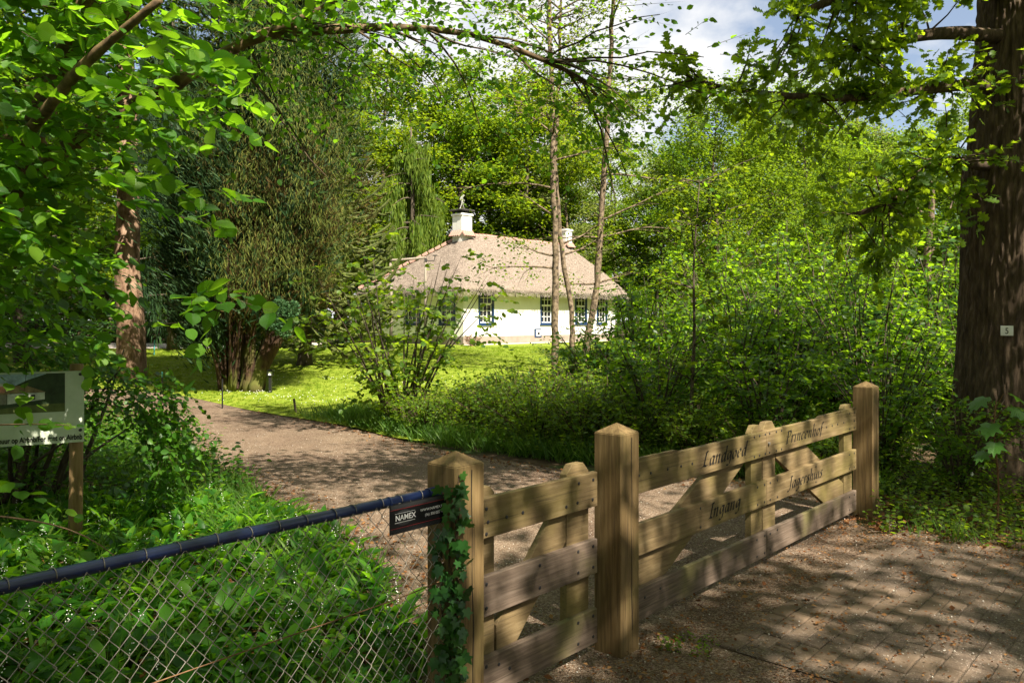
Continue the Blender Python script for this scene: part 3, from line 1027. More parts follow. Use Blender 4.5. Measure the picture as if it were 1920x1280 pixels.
# weather vane: two curved legs, stem with scroll, bird
wv = MB()
cz = 6.63
for sx in (-1, 1):
    wv.tube(poly_pts([(3.05 + sx * .20, HD / 2, cz - .01), (3.05 + sx * .12, HD / 2, cz + .12), (3.05 + sx * .045, HD / 2, cz + .3), (3.05, HD / 2, cz + .42)], 7), [.024, .02, .018, .017, .016, .015, .014], 6)
wv.tube([(3.05, HD / 2, cz + .40), (3.05, HD / 2, cz + .68)], .02, 6)
wv.tube([(3.05 + .09 * math.cos(a) + .06, HD / 2, cz + .46 + .09 * math.sin(a)) for a in np.linspace(0, 5.4, 11)], .018, 5)
wv.tube([(3.05 - .09 * math.cos(a) - .05, HD / 2, cz + .47 + .08 * math.sin(a)) for a in np.linspace(0, 5.0, 10)], .018, 5)
bird = [(-.14, .56), (-.03, .60), (.06, .65), (.10, .72), (.17, .74), (.12, .77), (.07, .78), (.03, .74), (-.03, .69), (-.08, .65), (-.16, .52)]
wv.prism_y([(3.05 + x, cz + z) for x, z in bird], HD / 2 - .02, HD / 2 + .02)
wv.build('weathervane', M['iron_white'], cot)

# ---------------------------------------------------------------- timber posts and gates
PW = .168


def gate_post(s, h, label, damaged=False):
    t = thing('gate_post', label, 'post', F(s), ANG, 'square timber gate posts')
    mb = MB(); mb.box(0, PW, 0, PW, -.3, h)
    mb.build('shaft', M['wood_post'], t, bevel=.004)
    cp = MB()
    c = PW / 2
    cp.add([(.002, .002, h + .0015), (PW - .002, .002, h + .0015), (PW - .002, PW - .002, h + .0015), (.002, PW - .002, h + .0015), (c, c, h + .05)],
           [(3, 2, 1, 0), (0, 1, 4), (1, 2, 4), (2, 3, 4), (3, 0, 4)])
    cp.build('cap', M['wood_post'], t)
    cr = MB()                                       # drying crack: a slit let into the right face
    zz = np.linspace(.1, h - .02, 24)
    xx = PW * .58 + .004 * np.sin(zz * 5 + s) + .002 * np.sin(zz * 17)
    ww = .0016 + .0012 * np.sin(zz * 4.0 + s * 3) ** 2
    vs = [(x - w, -.0012, z) for x, w, z in zip(xx, ww, zz)] + [(x + w, -.0012, z) for x, w, z in zip(xx, ww, zz)]
    cr.add(vs, [(i, i + 24, i + 25, i + 1) for i in range(23)])
    cr.build('crack', M['ink'], t)
    return t


gate_post(0.0, 1.11, 'square timber post overgrown with ivy where blue rail ends')
gate_post(1.155, 1.115, 'square timber post between the small gate and the wide lettered gate')
gate_post(4.955, 1.115, 'square timber post at the far end of the wide gate beside bushes')

bm_ = MB()
vs = []
for r, y in ((.0085, 0), (.0085, -.002), (.0055, -.0035)):
    vs += [(r * math.cos(2 * PI * k / 8), y, r * math.sin(2 * PI * k / 8)) for k in range(8)]
fs = [tuple(range(16, 24))]
for lv in range(2):
    fs += [(lv * 8 + k, lv * 8 + (k + 1) % 8, lv * 8 + 8 + (k + 1) % 8, lv * 8 + 8 + k) for k in range(8)]
bm_.add(vs, fs)
BOLT = bm_.mesh('bolt', M['bolt'])
GY, GT = .118, .032                                  # front face of the rails, their thickness
RZ = ((.745, .922), (.402, .578), (.045, .222))


def rail(parent, s0, s1, z0, z1, mat, org):
    mb = MB(); mb.box(s0 - org, s1 - org, GY, GY + GT, z0, z1)
    return mb.build('rail', mat, parent, bevel=.003)


def stile(parent, s0, s1, ztop, org, chamf=.03, zb=.045):
    mb = MB()
    a, b = s0 - org, s1 - org
    mb.prism_y([(a, zb), (b, zb), (b, ztop - chamf), (b - chamf, ztop), (a + chamf, ztop), (a, ztop - chamf)], GY + GT + .001, GY + GT + .046)
    return mb.build('stile', M['wood_rail'], parent, bevel=.002)


def brace(parent, pts, org):
    mb = MB(); mb.prism_y([(x - org, z) for x, z in pts], GY + GT + .002, GY + GT + .036)
    return mb.build('brace', M['wood_rail'], parent, bevel=.002)


def bolts(parent, lst, org):
    for s, z in lst: inst('bolt', BOLT, parent, (s - org, GY, z))


g = thing('small_gate', 'narrow three rail timber gate for walkers beside the ivy post', 'gate', F(.17), ANG)
o_ = .17
for k, (z0, z1) in enumerate(RZ): rail(g, .175, 1.118, z0, z1, M['wood_rail'] if k < 1 else M['wood_low'], o_)
stile(g, .24, .385, .962, o_)
stile(g, .905, 1.085, .975, o_, .045)
brace(g, [(.40, .21), (.53, .21), (.90, .60), (.90, .76), (.80, .76), (.40, .33)], o_)
bolts(g, [(.30, .875), (.31, .815), (.30, .765), (.43, .815), (.54, .815), (.86, .785), (.95, .79), (.96, .885), (1.08, .885), (1.075, .785),
          (.30, .545), (.30, .44), (.66, .545), (.66, .44), (.955, .545), (.955, .44), (1.08, .545), (1.08, .44),
          (.30, .185), (.30, .09), (.38, .17), (.45, .13), (.955, .19), (.955, .085), (1.08, .19), (1.08, .085)], o_)

gl_ = thing('gate_leaf', 'left leaf of the wide timber gate lettered Landgoed and Ingang', 'gate', F(1.33), ANG, 'leaves of the wide driveway gate')
o_ = 1.33
for k, (z0, z1) in enumerate(RZ): rail(gl_, 1.335, 3.112, z0, z1, M['wood_rail'] if k < 2 else M['wood_low'], o_)
mb = MB(); mb.prism_y([(1.335 - o_, .9225), (1.95 - o_, .9225), (1.90 - o_, .936), (1.335 - o_, .940)], GY + .004, GY + GT - .004)
mb.build('top_strip', M['wood_rail'], gl_)
stile(gl_, 1.40, 1.52, .96, o_)
stile(gl_, 2.94, 3.108, .968, o_, .05)
brace(gl_, [(1.36, .20), (1.80, .20), (2.90, .76), (2.93, .80), (2.45, .80), (1.36, .30)], o_)
bolts(gl_, [(1.40, .885), (1.41, .84), (1.40, .78), (1.50, .845), (1.62, .842), (1.80, .838), (1.95, .835), (2.08, .832), (2.92, .90), (3.0, .90), (3.09, .90), (2.92, .765), (3.0, .765), (3.09, .765),
            (1.40, .54), (1.40, .44), (2.18, .545), (2.18, .43), (2.97, .55), (3.08, .55), (2.97, .43), (3.08, .43),
            (1.37, .19), (1.43, .195), (1.36, .13), (1.38, .08), (1.43, .085), (1.56, .16), (1.72, .17), (2.96, .19), (3.08, .195), (2.96, .075), (3.08, .075)], o_)
gr_ = thing('gate_leaf', 'right leaf of the wide timber gate lettered Princenhof and Jagershuis', 'gate', F(3.118), ANG, 'leaves of the wide driveway gate')
o_ = 3.118
for k, (z0, z1) in enumerate(RZ): rail(gr_, 3.118, 4.905, z0, z1, M['wood_rail'] if k < 2 else M['wood_low'], o_)
mb = MB(); mb.prism_y([(4.05 - o_, .9225), (4.905 - o_, .9225), (4.905 - o_, .94), (4.10 - o_, .936)], GY + .004, GY + GT - .004)
mb.build('top_strip', M['wood_rail'], gr_)
stile(gr_, 3.124, 3.325, .975, o_, .05)
stile(gr_, 4.70, 4.89, .972, o_)
brace(gr_, [(3.34, .80), (3.34, .70), (4.28, .20), (4.69, .20), (4.69, .31), (3.75, .80)], o_)
bolts(gr_, [(3.16, .90), (3.27, .90), (3.36, .90), (3.16, .765), (3.27, .765), (3.36, .765), (4.22, .838), (4.34, .838), (4.46, .838), (4.6, .838), (4.74, .9), (4.85, .9), (4.74, .77), (4.85, .77), (4.85, .83),
            (3.17, .55), (3.29, .55), (3.17, .43), (3.29, .43), (4.0, .55), (4.0, .43), (4.74, .55), (4.85, .55), (4.74, .43), (4.85, .43),
            (3.17, .19), (3.29, .195), (3.17, .08), (4.74, .19), (4.85, .19), (4.74, .08)], o_)
mb = MB(); mb.tube([(3.14 - o_, GY - .012, .832), (3.14 - o_, GY + .002, .832)], .011, 8)
mb.build('latch_pin', M['wire'], gr_)

# carved broad-nib lettering
GLY = {
    'L': (.95, [[(.12, 1.55), (.32, 1.7), (.50, 1.62)], [(.32, 1.65), (.22, .08)], [(-.08, .0), (.25, .12), (.55, .0), (.82, .22)], [(.26, .06), (.55, .04), (.80, .16)]]),
    'a': (.80, [[(.55, .85), (.35, 1.0), (.12, .8), (.08, .3), (.22, .0), (.42, .2), (.55, .8)], [(.58, 1.0), (.52, .2), (.62, .0), (.75, .12)]]),
    'n': (.85, [[(.0, .85), (.12, 1.0), (.12, .0)], [(.12, .6), (.35, .98), (.52, .85), (.5, .15), (.6, .0), (.75, .12)]]),
    'd': (.82, [[(.55, .85), (.35, 1.0), (.12, .8), (.08, .3), (.22, .0), (.42, .2), (.56, .8)], [(.5, 1.75), (.62, 1.65), (.55, .2), (.65, .0), (.78, .1)]]),
    'g': (.80, [[(.55, .85), (.35, 1.0), (.12, .8), (.1, .35), (.24, .1), (.42, .3), (.55, .85)], [(.6, 1.0), (.55, -.3), (.35, -.62), (.1, -.5)]]),
    'o': (.78, [[(.35, 1.0), (.1, .75), (.08, .3), (.25, .0), (.5, .2), (.58, .7), (.38, 1.0)]]),
    'e': (.70, [[(.1, .5), (.45, .68), (.42, .95), (.25, 1.0), (.08, .7), (.08, .25), (.25, .0), (.52, .18)]]),
    'I': (.62, [[(.05, 1.6), (.3, 1.7), (.5, 1.62)], [(.3, 1.65), (.24, .1)], [(.0, .02), (.24, .08), (.48, .0)]]),
    'P': (.95, [[(.05, 1.5), (.25, 1.65), (.2, .0)], [(.2, 1.55), (.55, 1.7), (.75, 1.4), (.6, .95), (.25, .85)], [(.0, .0), (.4, .03)]]),
    'r': (.62, [[(.0, .85), (.12, 1.0), (.12, .0)], [(.12, .65), (.3, .98), (.52, .9)]]),
    'i': (.45, [[(.0, .85), (.14, 1.0), (.12, .12), (.2, .0), (.35, .12)], [(.14, 1.38), (.2, 1.46)]]),
    'c': (.68, [[(.52, .85), (.35, 1.0), (.12, .8), (.08, .3), (.25, .0), (.52, .18)]]),
    'h': (.85, [[(.02, 1.65), (.12, 1.75), (.12, .0)], [(.12, .6), (.35, .98), (.52, .85), (.5, .15), (.6, .0), (.75, .12)]]),
    'f': (.55, [[(.5, 1.6), (.35, 1.75), (.2, 1.5), (.15, -.2), (.0, -.5)], [(.0, .95), (.4, 1.0)]]),
    'J': (.75, [[(.1, 1.55), (.35, 1.7), (.6, 1.62)], [(.42, 1.65), (.38, .1), (.2, -.3), (-.05, -.2)]]),
    's': (.62, [[(.45, .9), (.28, 1.0), (.1, .82), (.42, .28), (.25, .0), (.02, .12)]]),
    'u': (.85, [[(.0, .9), (.1, 1.0), (.08, .25), (.22, .0), (.42, .25), (.55, .85)], [(.58, 1.0), (.54, .2), (.64, .0), (.78, .12)]]),
}


def carve(parent, text, s0, s1, zbase, rise, org, xh):
    adv = sum(GLY[c][0] for c in text)
    k = (s1 - s0) / adv
    mb = MB()
    nib = (.13 * math.cos(math.radians(38)), .13 * math.sin(math.radians(38)) * 1.0)
    x = 0.0
    for c in text:
        for st in GLY[c][1]:
            pts = poly_pts([(a, b, 0) for a, b in st], 4 * len(st)) if len(st) > 2 else np.array([(*q, 0) for q in st], float)
            vs = []
            for a, b, _ in pts:
                a2 = a + .20 * b
                for sg in (-1, 1):
                    vs.append((s0 - org + (x + a2 + sg * nib[0]) * k, GY - .0012, zbase + (b + sg * nib[1]) * xh))
            mb.add(vs, [(2 * i, 2 * i + 1, 2 * i + 3, 2 * i + 2) for i in range(len(pts) - 1)])
        x += GLY[c][0]
    mb.build('lettering', M['ink'], parent)


carve(gl_, 'Landgoed', 2.20, 2.80, .795, 0, 1.33, .052)
carve(gl_, 'Ingang', 2.28, 2.71, .462, 0, 1.33, .052)
carve(gr_, 'Princenhof', 3.43, 4.13, .795, 0, 3.118, .052)
carve(gr_, 'Jagershuis', 3.47, 4.13, .455, 0, 3.118, .052)

# ---------------------------------------------------------------- chain link fence
RYC, RZC, RR = .095, 1.002, .0195
fn_ = thing('chain_link_fence', 'chain link fence under a dark blue tube rail at left', 'fence', F(0), ANG)
mb = MB(); mb.tube([(-3.4, RYC, RZC), (-2.0, RYC, RZC - .004), (-.9, RYC, RZC), (-.03, RYC, RZC)], RR, 20)
mb.build('rail', M['blue_tube'], fn_, smooth=True)
mb = MB(); mb.tube([(-.062, RYC, RZC), (-.002, RYC, RZC)], RR + .004, 20); mb.build('end_sleeve', M['blue_tube'], fn_)
mb = MB(); mb.tube([(-.262, RYC, RZC), (-.256, RYC, RZC)], RR + .0025, 20); mb.build('tube_joint', M['blue_tube'], fn_)
MW, MH = .056, .068
MY = RYC - RR - .004
for par in (0, 1):
    mb = MB()
    pts = []
    nseg = 29
    for i in range(nseg + 1):
        z = RZC - .006 - i * MH / 2
        sd = 1 if (i + par) % 2 == 0 else -1
        x0 = sd * MW / 4
        for dz, f_, yo in ((.0022, .97, .0016), (0, 1.03, 0), (-.0022, .97, -.0016)):
            if i == 0 and dz > 0: continue
            pts.append((x0 * f_, yo * sd + .002 * math.sin(i * 1.7), z + dz))
    mb.tube(pts, .0014, 5)
    if par == 0: ZA = mb.mesh('wire', M['wire'], smooth=True)
    else: ZB = mb.mesh('wire', M['wire'], smooth=True)
x = -.01
i = 0
while x > -3.0:
    inst('wire', (ZA, ZB)[i % 2], fn_, (x + rng.normal() * .0015, MY, rng.normal() * .001), (rng.normal() * .004, 0, 0))
    x -= MW / 2
    i += 1
tie = MB(); tie.tube([(0.006 * math.sin(a * .5), math.cos(a) * (RR + .002), math.sin(a) * (RR + .002)) for a in np.linspace(-2.6, 3.4, 16)], .0017, 5)
TIE = tie.mesh('tie_wire', M['wire'], smooth=True)
for k in range(22):
    inst('tie_wire', TIE, fn_, (-.09 - k * .11 - rng.uniform(-.02, .02), RYC, RZC), (0, 0, rng.normal() * .15))
mb = MB(); mb.tube(poly_pts([(-3.2, MY - .006, .60), (-2.0, MY - .006, .615), (-1.0, MY - .006, .63), (-.3, MY - .006, .635), (0, MY - .006, .65)], 30), .0024, 5)
mb.build('tension_wire', M['rust'], fn_)


def text(body, size, parent, mat, loc, align='LEFT', shear=0, rot=(PI / 2, 0, 0), off=0.0, sx=1.0, name='lettering'):
    cu = bpy.data.curves.new(name, 'FONT')
    cu.body = body
    cu.size = size
    cu.align_x = align
    cu.shear = shear
    cu.offset = off
    cu.space_character = 1.0
    cu.materials.append(mat)
    tmp = bpy.data.objects.new(name, cu)
    COL.objects.link(tmp)
    bpy.context.view_layer.update()
    me = bpy.data.meshes.new_from_object(tmp.evaluated_get(bpy.context.evaluated_depsgraph_get()))
    bpy.data.objects.remove(tmp)
    return inst(name, me, parent, loc, rot, (sx, 1, 1))


sg = thing('fence_sign', 'small black sign lettered NAMEX hanging under the blue rail', 'sign', F(-.287, .052, .888), ANG)
SWd, SHt = .315, .112
mb = MB(); mb.box(0, SWd, 0, .003, 0, SHt); mb.build('panel', M['black_panel'], sg)
mb = MB(); mb.box(0.002, SWd - .002, -.0016, -.0006, SHt - .018, SHt - .002); mb.build('top_band', M['dark_grey'], sg)
mb = MB(); mb.box(0.002, SWd - .002, -.0017, -.0005, SHt - .0205, SHt - .0183); mb.box(0.002, SWd - .002, -.0017, -.0005, .020, .0216); mb.build('red_line', M['red_line'], sg)
mb = MB(); mb.prism_y([(.068 + .042 * math.cos(a), .058 + .03 * math.sin(a)) for a in np.linspace(0, 2 * PI, 28, endpoint=False)], -.0012, -.0004); mb.build('emblem_disc', M['dark_grey'], sg)
mb = MB(); mb.box(.022, .122, -.0021, -.0013, .046, .0745); mb.build('emblem_band', M['black_panel'], sg)
mb = MB(); mb.box(.022, .122, -.0029, -.0022, .0415, .0426); mb.box(.022, .122, -.0029, -.0022, .0765, .0772); mb.build('emblem_line', M['white_ink'], sg)
mb = MB()
for r in range(3):
    for c in range(40):
        xx_, zz_ = .006 + c * .0077 + (r % 2) * .0038, .0045 + r * .0055
        mb.add([(xx_ - .0028, -.0012, zz_), (xx_, -.0012, zz_ - .0022), (xx_ + .0028, -.0012, zz_), (xx_, -.0012, zz_ + .0022)], [(0, 1, 2, 3)])
mb.build('chequer_print', M['dark_grey'], sg)
text('NAMEX', .0300, sg, M['white_ink'], (.024, -.0032, .0500), off=.0004, sx=.98)
text('WWW.NAMEX.FRL', .0155, sg, M['white_ink'], (.148, -.0032, .0640), sx=1.0)
text('(06) 330 055 96', .0150, sg, M['white_ink'], (.172, -.0032, .0430), sx=1.0)

# ---------------------------------------------------------------- rental notice board at left
SY = 5.9
brd = thing('notice_board', 'white rental notice board with cottage picture on a round pole', 'sign', P(152, 600, SY).xy.to_3d(), math.radians(28))
zt, zb2 = EYE - (695 - HZ) / FPX * SY, EYE - (828 - HZ) / FPX * SY
BWd = 1.0
mb = MB(); mb.box(-BWd, .02, 0, .012, zb2, zt); mb.build('panel', M['sign_white'], brd)
mb = MB(); mb.tube([(-.045, .06, -.3), (-.035, .062, .4), (-.03, .06, zt + .05)], [.05, .048, .046], 12); mb.build('pole', M['wood_old'], brd, smooth=True)
for z in (zt - .025, zb2 + .09):
    mb = MB(); mb.tube([(-.005, -.004, z), (-.005, .002, z)], .012, 8); mb.build('screw', M['bolt'], brd)
PX0, PX1, PZ0, PZ1 = -BWd + .03, -.105, zb2 + .235, zt - .012
ph = [((.03, .05, .02), [(0, 0), (1, 0), (1, 1), (0, 1)]),
      ((.30, .40, .50), [(.30, 1), (.34, .72), (.48, .62), (.62, .68), (.72, .84), (.86, .99), (.86, 1)]),
      ((.10, .12, .035), [(0, 0), (1, 0), (1, .22), (.7, .2), (.5, .12), (.3, .14), (0, .1)]),
      ((.24, .17, .09), [(.36, .50), (.55, .72), (.72, .70), (.86, .52), (.60, .52), (.58, .48)]),
      ((.52, .53, .48), [(.58, .24), (.85, .34), (.85, .52), (.58, .50)]),
      ((.20, .19, .15), [(.36, .25), (.575, .24), (.575, .49), (.36, .49)]),
      ((.55, .22, .16), [(.505, .54), (.565, .54), (.555, .70), (.515, .70)]),
      ((.50, .50, .46), [(.525, .70), (.56, .70), (.56, .78), (.525, .78)]),
      ((.035, .04, .04), [(.64, .28), (.68, .295), (.68, .46), (.64, .45)]),
      ((.035, .04, .04), [(.75, .33), (.78, .34), (.78, .47), (.75, .465)])]
for k, (c, poly) in enumerate(ph):
    mb = MB()
    vs = [(PX0 + a * (PX1 - PX0), -.0012 - .0004 * k, PZ0 + b * (PZ1 - PZ0)) for a, b in poly]
    mb.add(vs, [tuple(range(len(vs)))])
    m_ = noise_mat('picture print %d' % k, [(.35, tuple(.6 * x for x in c)), (.65, tuple(1.25 * x for x in c))], (1, 1, 1), 14, bump=0, rough=.5)
    mb.build('picture_print', m_, brd)
text('Te huur op Airbnb/For rent on Airbnb', .056, brd, M['ink'], (.008, -.004, zb2 + .022), align='RIGHT', off=.0016, sx=.66)
# ---------------------------------------------------------------- small garden things
bl = thing('garden_lamp', 'short black garden lamp post beside the multi stemmed cypress', 'lamp', (*P(507, 728, 17.4).xy, gzf(0, 17.4)))
mb = MB(); mb.box(-.03, .03, -.03, .03, -.1, .36); mb.build('post', M['black_paint'], bl)
mb = MB(); mb.box(-.055, .055, -.055, .055, .36, .375); mb.box(-.06, .06, -.06, .06, .47, .50)
for sx in (-1, 1):
    for sy in (-1, 1): mb.box(sx * .05 - .007, sx * .05 + .007, sy * .05 - .007, sy * .05 + .007, .375, .47)
mb.build('lamp_head', M['black_paint'], bl)
mb = MB(); mb.box(-.035, .035, -.035, .035, .376, .45); mb.build('lens', M['win_white'], bl)


def stake(px, Y, h, mat, tip, label, lean=0.0, rr=.014):
    x = (px - 960) / FPX * Y
    t = thing('stake', label, 'stake', (x, Y, gzf(x, Y)))
    mb = MB(); mb.tube([(0, 0, -.1), (lean * h, 0, h)], rr, 7); mb.build('shaft', mat, t)
    if tip:
        mb = MB(); mb.tube([(lean * h * .7, 0, h * .72), (lean * h * 1.03, 0, h * 1.03)], rr + .002, 7); mb.build('tip', tip, t)


stake(289, 28.0, .52, M['teal'], None, 'thin blue green stake by the gravel drive near the hedge', .02, .022)
stake(304, 17.6, .42, M['black_paint'], M['teal'], 'dark stake with blue green tip on lawn edge by the overhanging branch')
stake(417, 14.9, .54, M['black_paint'], None, 'tall thin dark stake on lawn edge in front of the cypress')
stake(556, 14.3, .24, M['bark'], None, 'short dark wooden stub leaning in grass beside the path', -.2, .022)

tf = thing('timber_frame', 'grey timber pole with crossbeam and small sensor before the cottage', 'post', (*P(797, 640, 30).xy, gzf(0, 30)))
mb = MB(); mb.tube([(0, 0, -.2), (.01, 0, 1.9), (.02, 0, 3.45)], [.06, .055, .05], 8); mb.build('pole', M['wood_grey'], tf, smooth=True)
mb = MB(); mb.tube([(-1.33, .1, -.2), (-1.30, .1, 1.6), (-1.34, .1, 3.5)], [.07, .06, .05], 8); mb.build('pole', M['wood_grey'], tf, smooth=True)
mb = MB(); mb.tube([(-2.2, .05, 3.42), (-1.0, .05, 3.47), (.03, .05, 3.56)], [.05, .05, .045], 8); mb.build('crossbeam', M['wood_grey'], tf, smooth=True)
mb = MB(); mb.box(-.02, .08, -.06, .04, 3.40, 3.52); mb.tube([(.05, 0, 3.44), (.34, 0, 3.44), (.37, 0, 3.5), (.38, 0, 3.62)], .018, 6); mb.box(.30, .46, -.05, .05, 3.62, 3.66)
mb.build('sensor_bracket', M['slate'], tf)

gf = thing('garden_fence', 'low pale rail fence behind the clipped hedge', 'fence', (-17.5, 40.5, .6))
for k in range(5):
    mb = MB(); x = -2.4 + k * 1.3; mb.box(x - .09, x + .09, -.09, .09, -.1, 1.42); mb.build('post', M['pink_wall'], gf)
for k in range(4):
    x = -2.4 + k * 1.3
    mb = MB(); mb.box(x + .1, x + 1.2, -.04, .04, 1.02, 1.12); mb.build('rail', M['pink_wall'], gf)
    mb = MB(); mb.box(x + .1, x + 1.2, -.05, .05, 1.30, 1.40); mb.build('rail', M['wood_grey'], gf)
    if k != 1:
        mb = MB(); mb.box(x + .12, x + 1.18, -.03, .03, .35, 1.0); mb.build('panel', M['white_wall'], gf)

# ---------------------------------------------------------------- trees: generators
def limb_curve(rng, p0, az, el, L, n=6, curve=0.0, wob=.06):
    d = np.array([math.cos(az) * math.cos(el), math.sin(az) * math.cos(el), math.sin(el)])
    pts = [np.array(p0, float)]
    for i in range(n - 1):
        d = d + np.array([0, 0, curve]) / (n - 1) + rng.normal(size=3) * wob
        d /= np.linalg.norm(d)
        pts.append(pts[-1] + d * L / (n - 1))
    return np.array(pts)


def skeleton(rng, H, r0, cb, R, nl, el=.5, curve=.0, prof=None, lean=(0, 0), sub=5, top=.97, subl=.45, wob=.05, ext=()):
    """returns (tubes, twig polylines)"""
    n = 12
    z = np.linspace(0, H, n)
    wx = np.cumsum(rng.normal(size=n)) * H * .008 + lean[0] * (z / H) ** 1.2
    wy = np.cumsum(rng.normal(size=n)) * H * .008 + lean[1] * (z / H) ** 1.2
    wx -= wx[0]; wy -= wy[0]
    tr = np.stack([wx, wy, z], -1)
    rad = r0 * (1 - .92 * (z / H)) * (1 + .5 * np.exp(-z / (r0 * 2.2)))
    tubes = [(tr, rad, 9)]
    tw = []
    prof = prof or (lambda t: math.sin(PI * min(1, .18 + .82 * t) ** .9) ** .6 + .1)
    for i in range(nl):
        t = (i + rng.uniform(.1, .9)) / nl
        h = cb + (top - cb) * t
        k = h * (n - 1)
        a = int(min(k, n - 2))
        p0 = tr[a] + (tr[a + 1] - tr[a]) * (k - a)
        az = i * 2.399 + rng.normal() * .4
        L = R * prof(t) * rng.uniform(.75, 1.15)
        e = el + (.55 * t) + rng.normal() * .12
        pts = limb_curve(rng, p0, az, e, L, 6, curve, wob)
        rr = max(.35 * r0 * (1 - h) ** .8 * (L / R), .012)
        tubes.append((pts, rr * np.array([1, .85, .68, .5, .34, .15]), 5))
        tw.append(pts[2:])
        for s in range(sub):
            u = rng.uniform(.25, .98) * 5
            b = int(min(u, 4))
            q = pts[b] + (pts[b + 1] - pts[b]) * (u - b)
            sp = limb_curve(rng, q, az + rng.choice([-1, 1]) * rng.uniform(.4, 1.2), e * .6 + rng.normal() * .25, L * subl * rng.uniform(.6, 1.2), 4, curve, wob * 1.4)
            tubes.append((sp, rr * .38 * np.array([1, .75, .5, .2]), 4))
            tw.append(sp)
    return tubes, tw


def tubes_mesh(name, tubes, mat, minr=0.0):
    mb = MB()
    for pts, rad, n in tubes:
        if max(rad) < minr: continue
        mb.tube(pts, list(rad), n, cap=True)
    return mb.mesh(name, mat, smooth=True)


def cluster_leaves(rng, tw, ncl, per, rc, size, tilt=.5, flat=.55, sag=0.0):
    """leaf positions in clumps along the twigs"""
    lens = np.array([np.linalg.norm(np.diff(t, axis=0), axis=1).sum() for t in tw])
    pick = rng.choice(len(tw), ncl, p=lens / lens.sum())
    c = np.empty((ncl, 3))
    for i, k in enumerate(pick):
        t = tw[k]
        u = rng.uniform(.15, 1.0) ** .8 * (len(t) - 1)
        a = int(min(u, len(t) - 2))
        c[i] = t[a] + (t[a + 1] - t[a]) * (u - a)
    pos = np.repeat(c, per, 0) + rng.normal(size=(ncl * per, 3)) * np.array([rc, rc, rc * flat])
    pos[:, 2] -= sag * rc
    n = len(pos)
    return pos, horiz(rng, n, -.25, .35), up_normals(rng, n, tilt), size * rng.uniform(.6, 1.2, n)


def tree_proto(name, label, cat, group, seed, sk, cl, bark, leafm, tpl=T_DIA, minr=0.0):
    rng = np.random.default_rng(seed)
    tubes, tw = skeleton(rng, **sk)
    t = thing(name, label, cat, (0, 0, 0), 0, group)
    inst('trunk', tubes_mesh('trunk', tubes, bark, minr), t)
    a = cluster_leaves(rng, tw, **cl)
    inst('crown', leaves('crown', *a, tpl, leafm), t)
    return t


def put(proto, x, y, rz, sc, label=None, group=None, first=False):
    z = gzf(x, y) - .05
    if first:
        proto.location = (x, y, z); proto.rotation_euler = (0, 0, rz); proto.scale = (sc, sc, sc)
        if label: proto['label'] = label
        if group: proto['group'] = group
        return proto
    return dup(proto, (x, y, z), rz, sc, label, group)


GB = 'trees of the wood behind the cottage'
LB = ['broad bright green tree of the wood behind cottage and lawn', 'layered light green beech in the wood behind cottage and lawn', 'dense dark green tree of the wood behind cottage and lawn', 'slender pale sparse tree of the wood behind cottage and lawn', 'dark spruce standing in the wood behind cottage and lawn']
BG = [
    tree_proto('broadleaf_tree', LB[0], 'tree', GB, 1, dict(H=14, r0=.28, cb=.14, R=4.2, nl=26, el=.35, sub=6), dict(ncl=1500, per=13, rc=.36, size=.24), M['bark'], M['wood_leaf'], minr=.02),
    tree_proto('beech_tree', LB[1], 'tree', GB, 2, dict(H=15, r0=.26, cb=.1, R=3.9, nl=30, el=.25, curve=-.1, sub=6), dict(ncl=1700, per=13, rc=.36, size=.20, flat=.3, tilt=.35), M['bark'], M['beech_leaf'], minr=.02),
    tree_proto('broadleaf_tree', LB[2], 'tree', GB, 3, dict(H=13.5, r0=.3, cb=.1, R=4.4, nl=28, el=.3, sub=6), dict(ncl=1600, per=14, rc=.36, size=.25), M['bark'], M['dark_leaf'], minr=.02),
    tree_proto('slender_tree', LB[3], 'tree', GB, 4, dict(H=13, r0=.17, cb=.25, R=2.5, nl=26, el=.3, sub=5), dict(ncl=800, per=9, rc=.30, size=.16), M['pale_bark'], M['pale_leaf'], minr=.008),
    tree_proto('spruce_tree', LB[4], 'tree', GB, 5, dict(H=18, r0=.3, cb=.06, R=3.2, nl=64, el=-.35, curve=.25, sub=6, prof=lambda t: 1.1 - t), dict(ncl=2300, per=9, rc=.17, size=.30, flat=.6, sag=.6), M['bark'], M['spruce'], minr=.03),
]
used = [False] * 5
BG_SEEN = {}


def place_words(x, y, marks):
    px = 960 + FPX * x / y
    for lim, w in marks:
        if px < lim: return w
    return marks[-1][1]


BACK_MARKS = [(-200, 'outside the view at left'), (215, 'left of the pink barked trunk'), (345, 'above the clipped hedge'), (560, 'behind the left half of the cypress'), (720, 'behind the monkey puzzle'), (860, 'left of the cottage chimney'),
              (1000, 'just right of the cottage chimney'), (1090, 'behind the slim trunks'), (1200, 'behind the right roof end'), (1400, 'behind the young beech'), (1560, 'left of the slender grey tree'), (1700, 'right of the slender grey tree'), (1850, 'beside the oak trunk'), (9999, 'beyond the oak trunk')]
GATE_MARKS = [(960, 'left of the middle post'), (1110, 'above the small gate'), (1200, 'behind the middle post'), (1310, 'above the left end of the wide gate'), (1410, 'above the word Landgoed'), (1470, 'above the gate meeting stiles'), (1545, 'above the word Princenhof'), (1650, 'behind the far post'), (1800, 'between far post and oak'), (9999, 'behind the oak')]


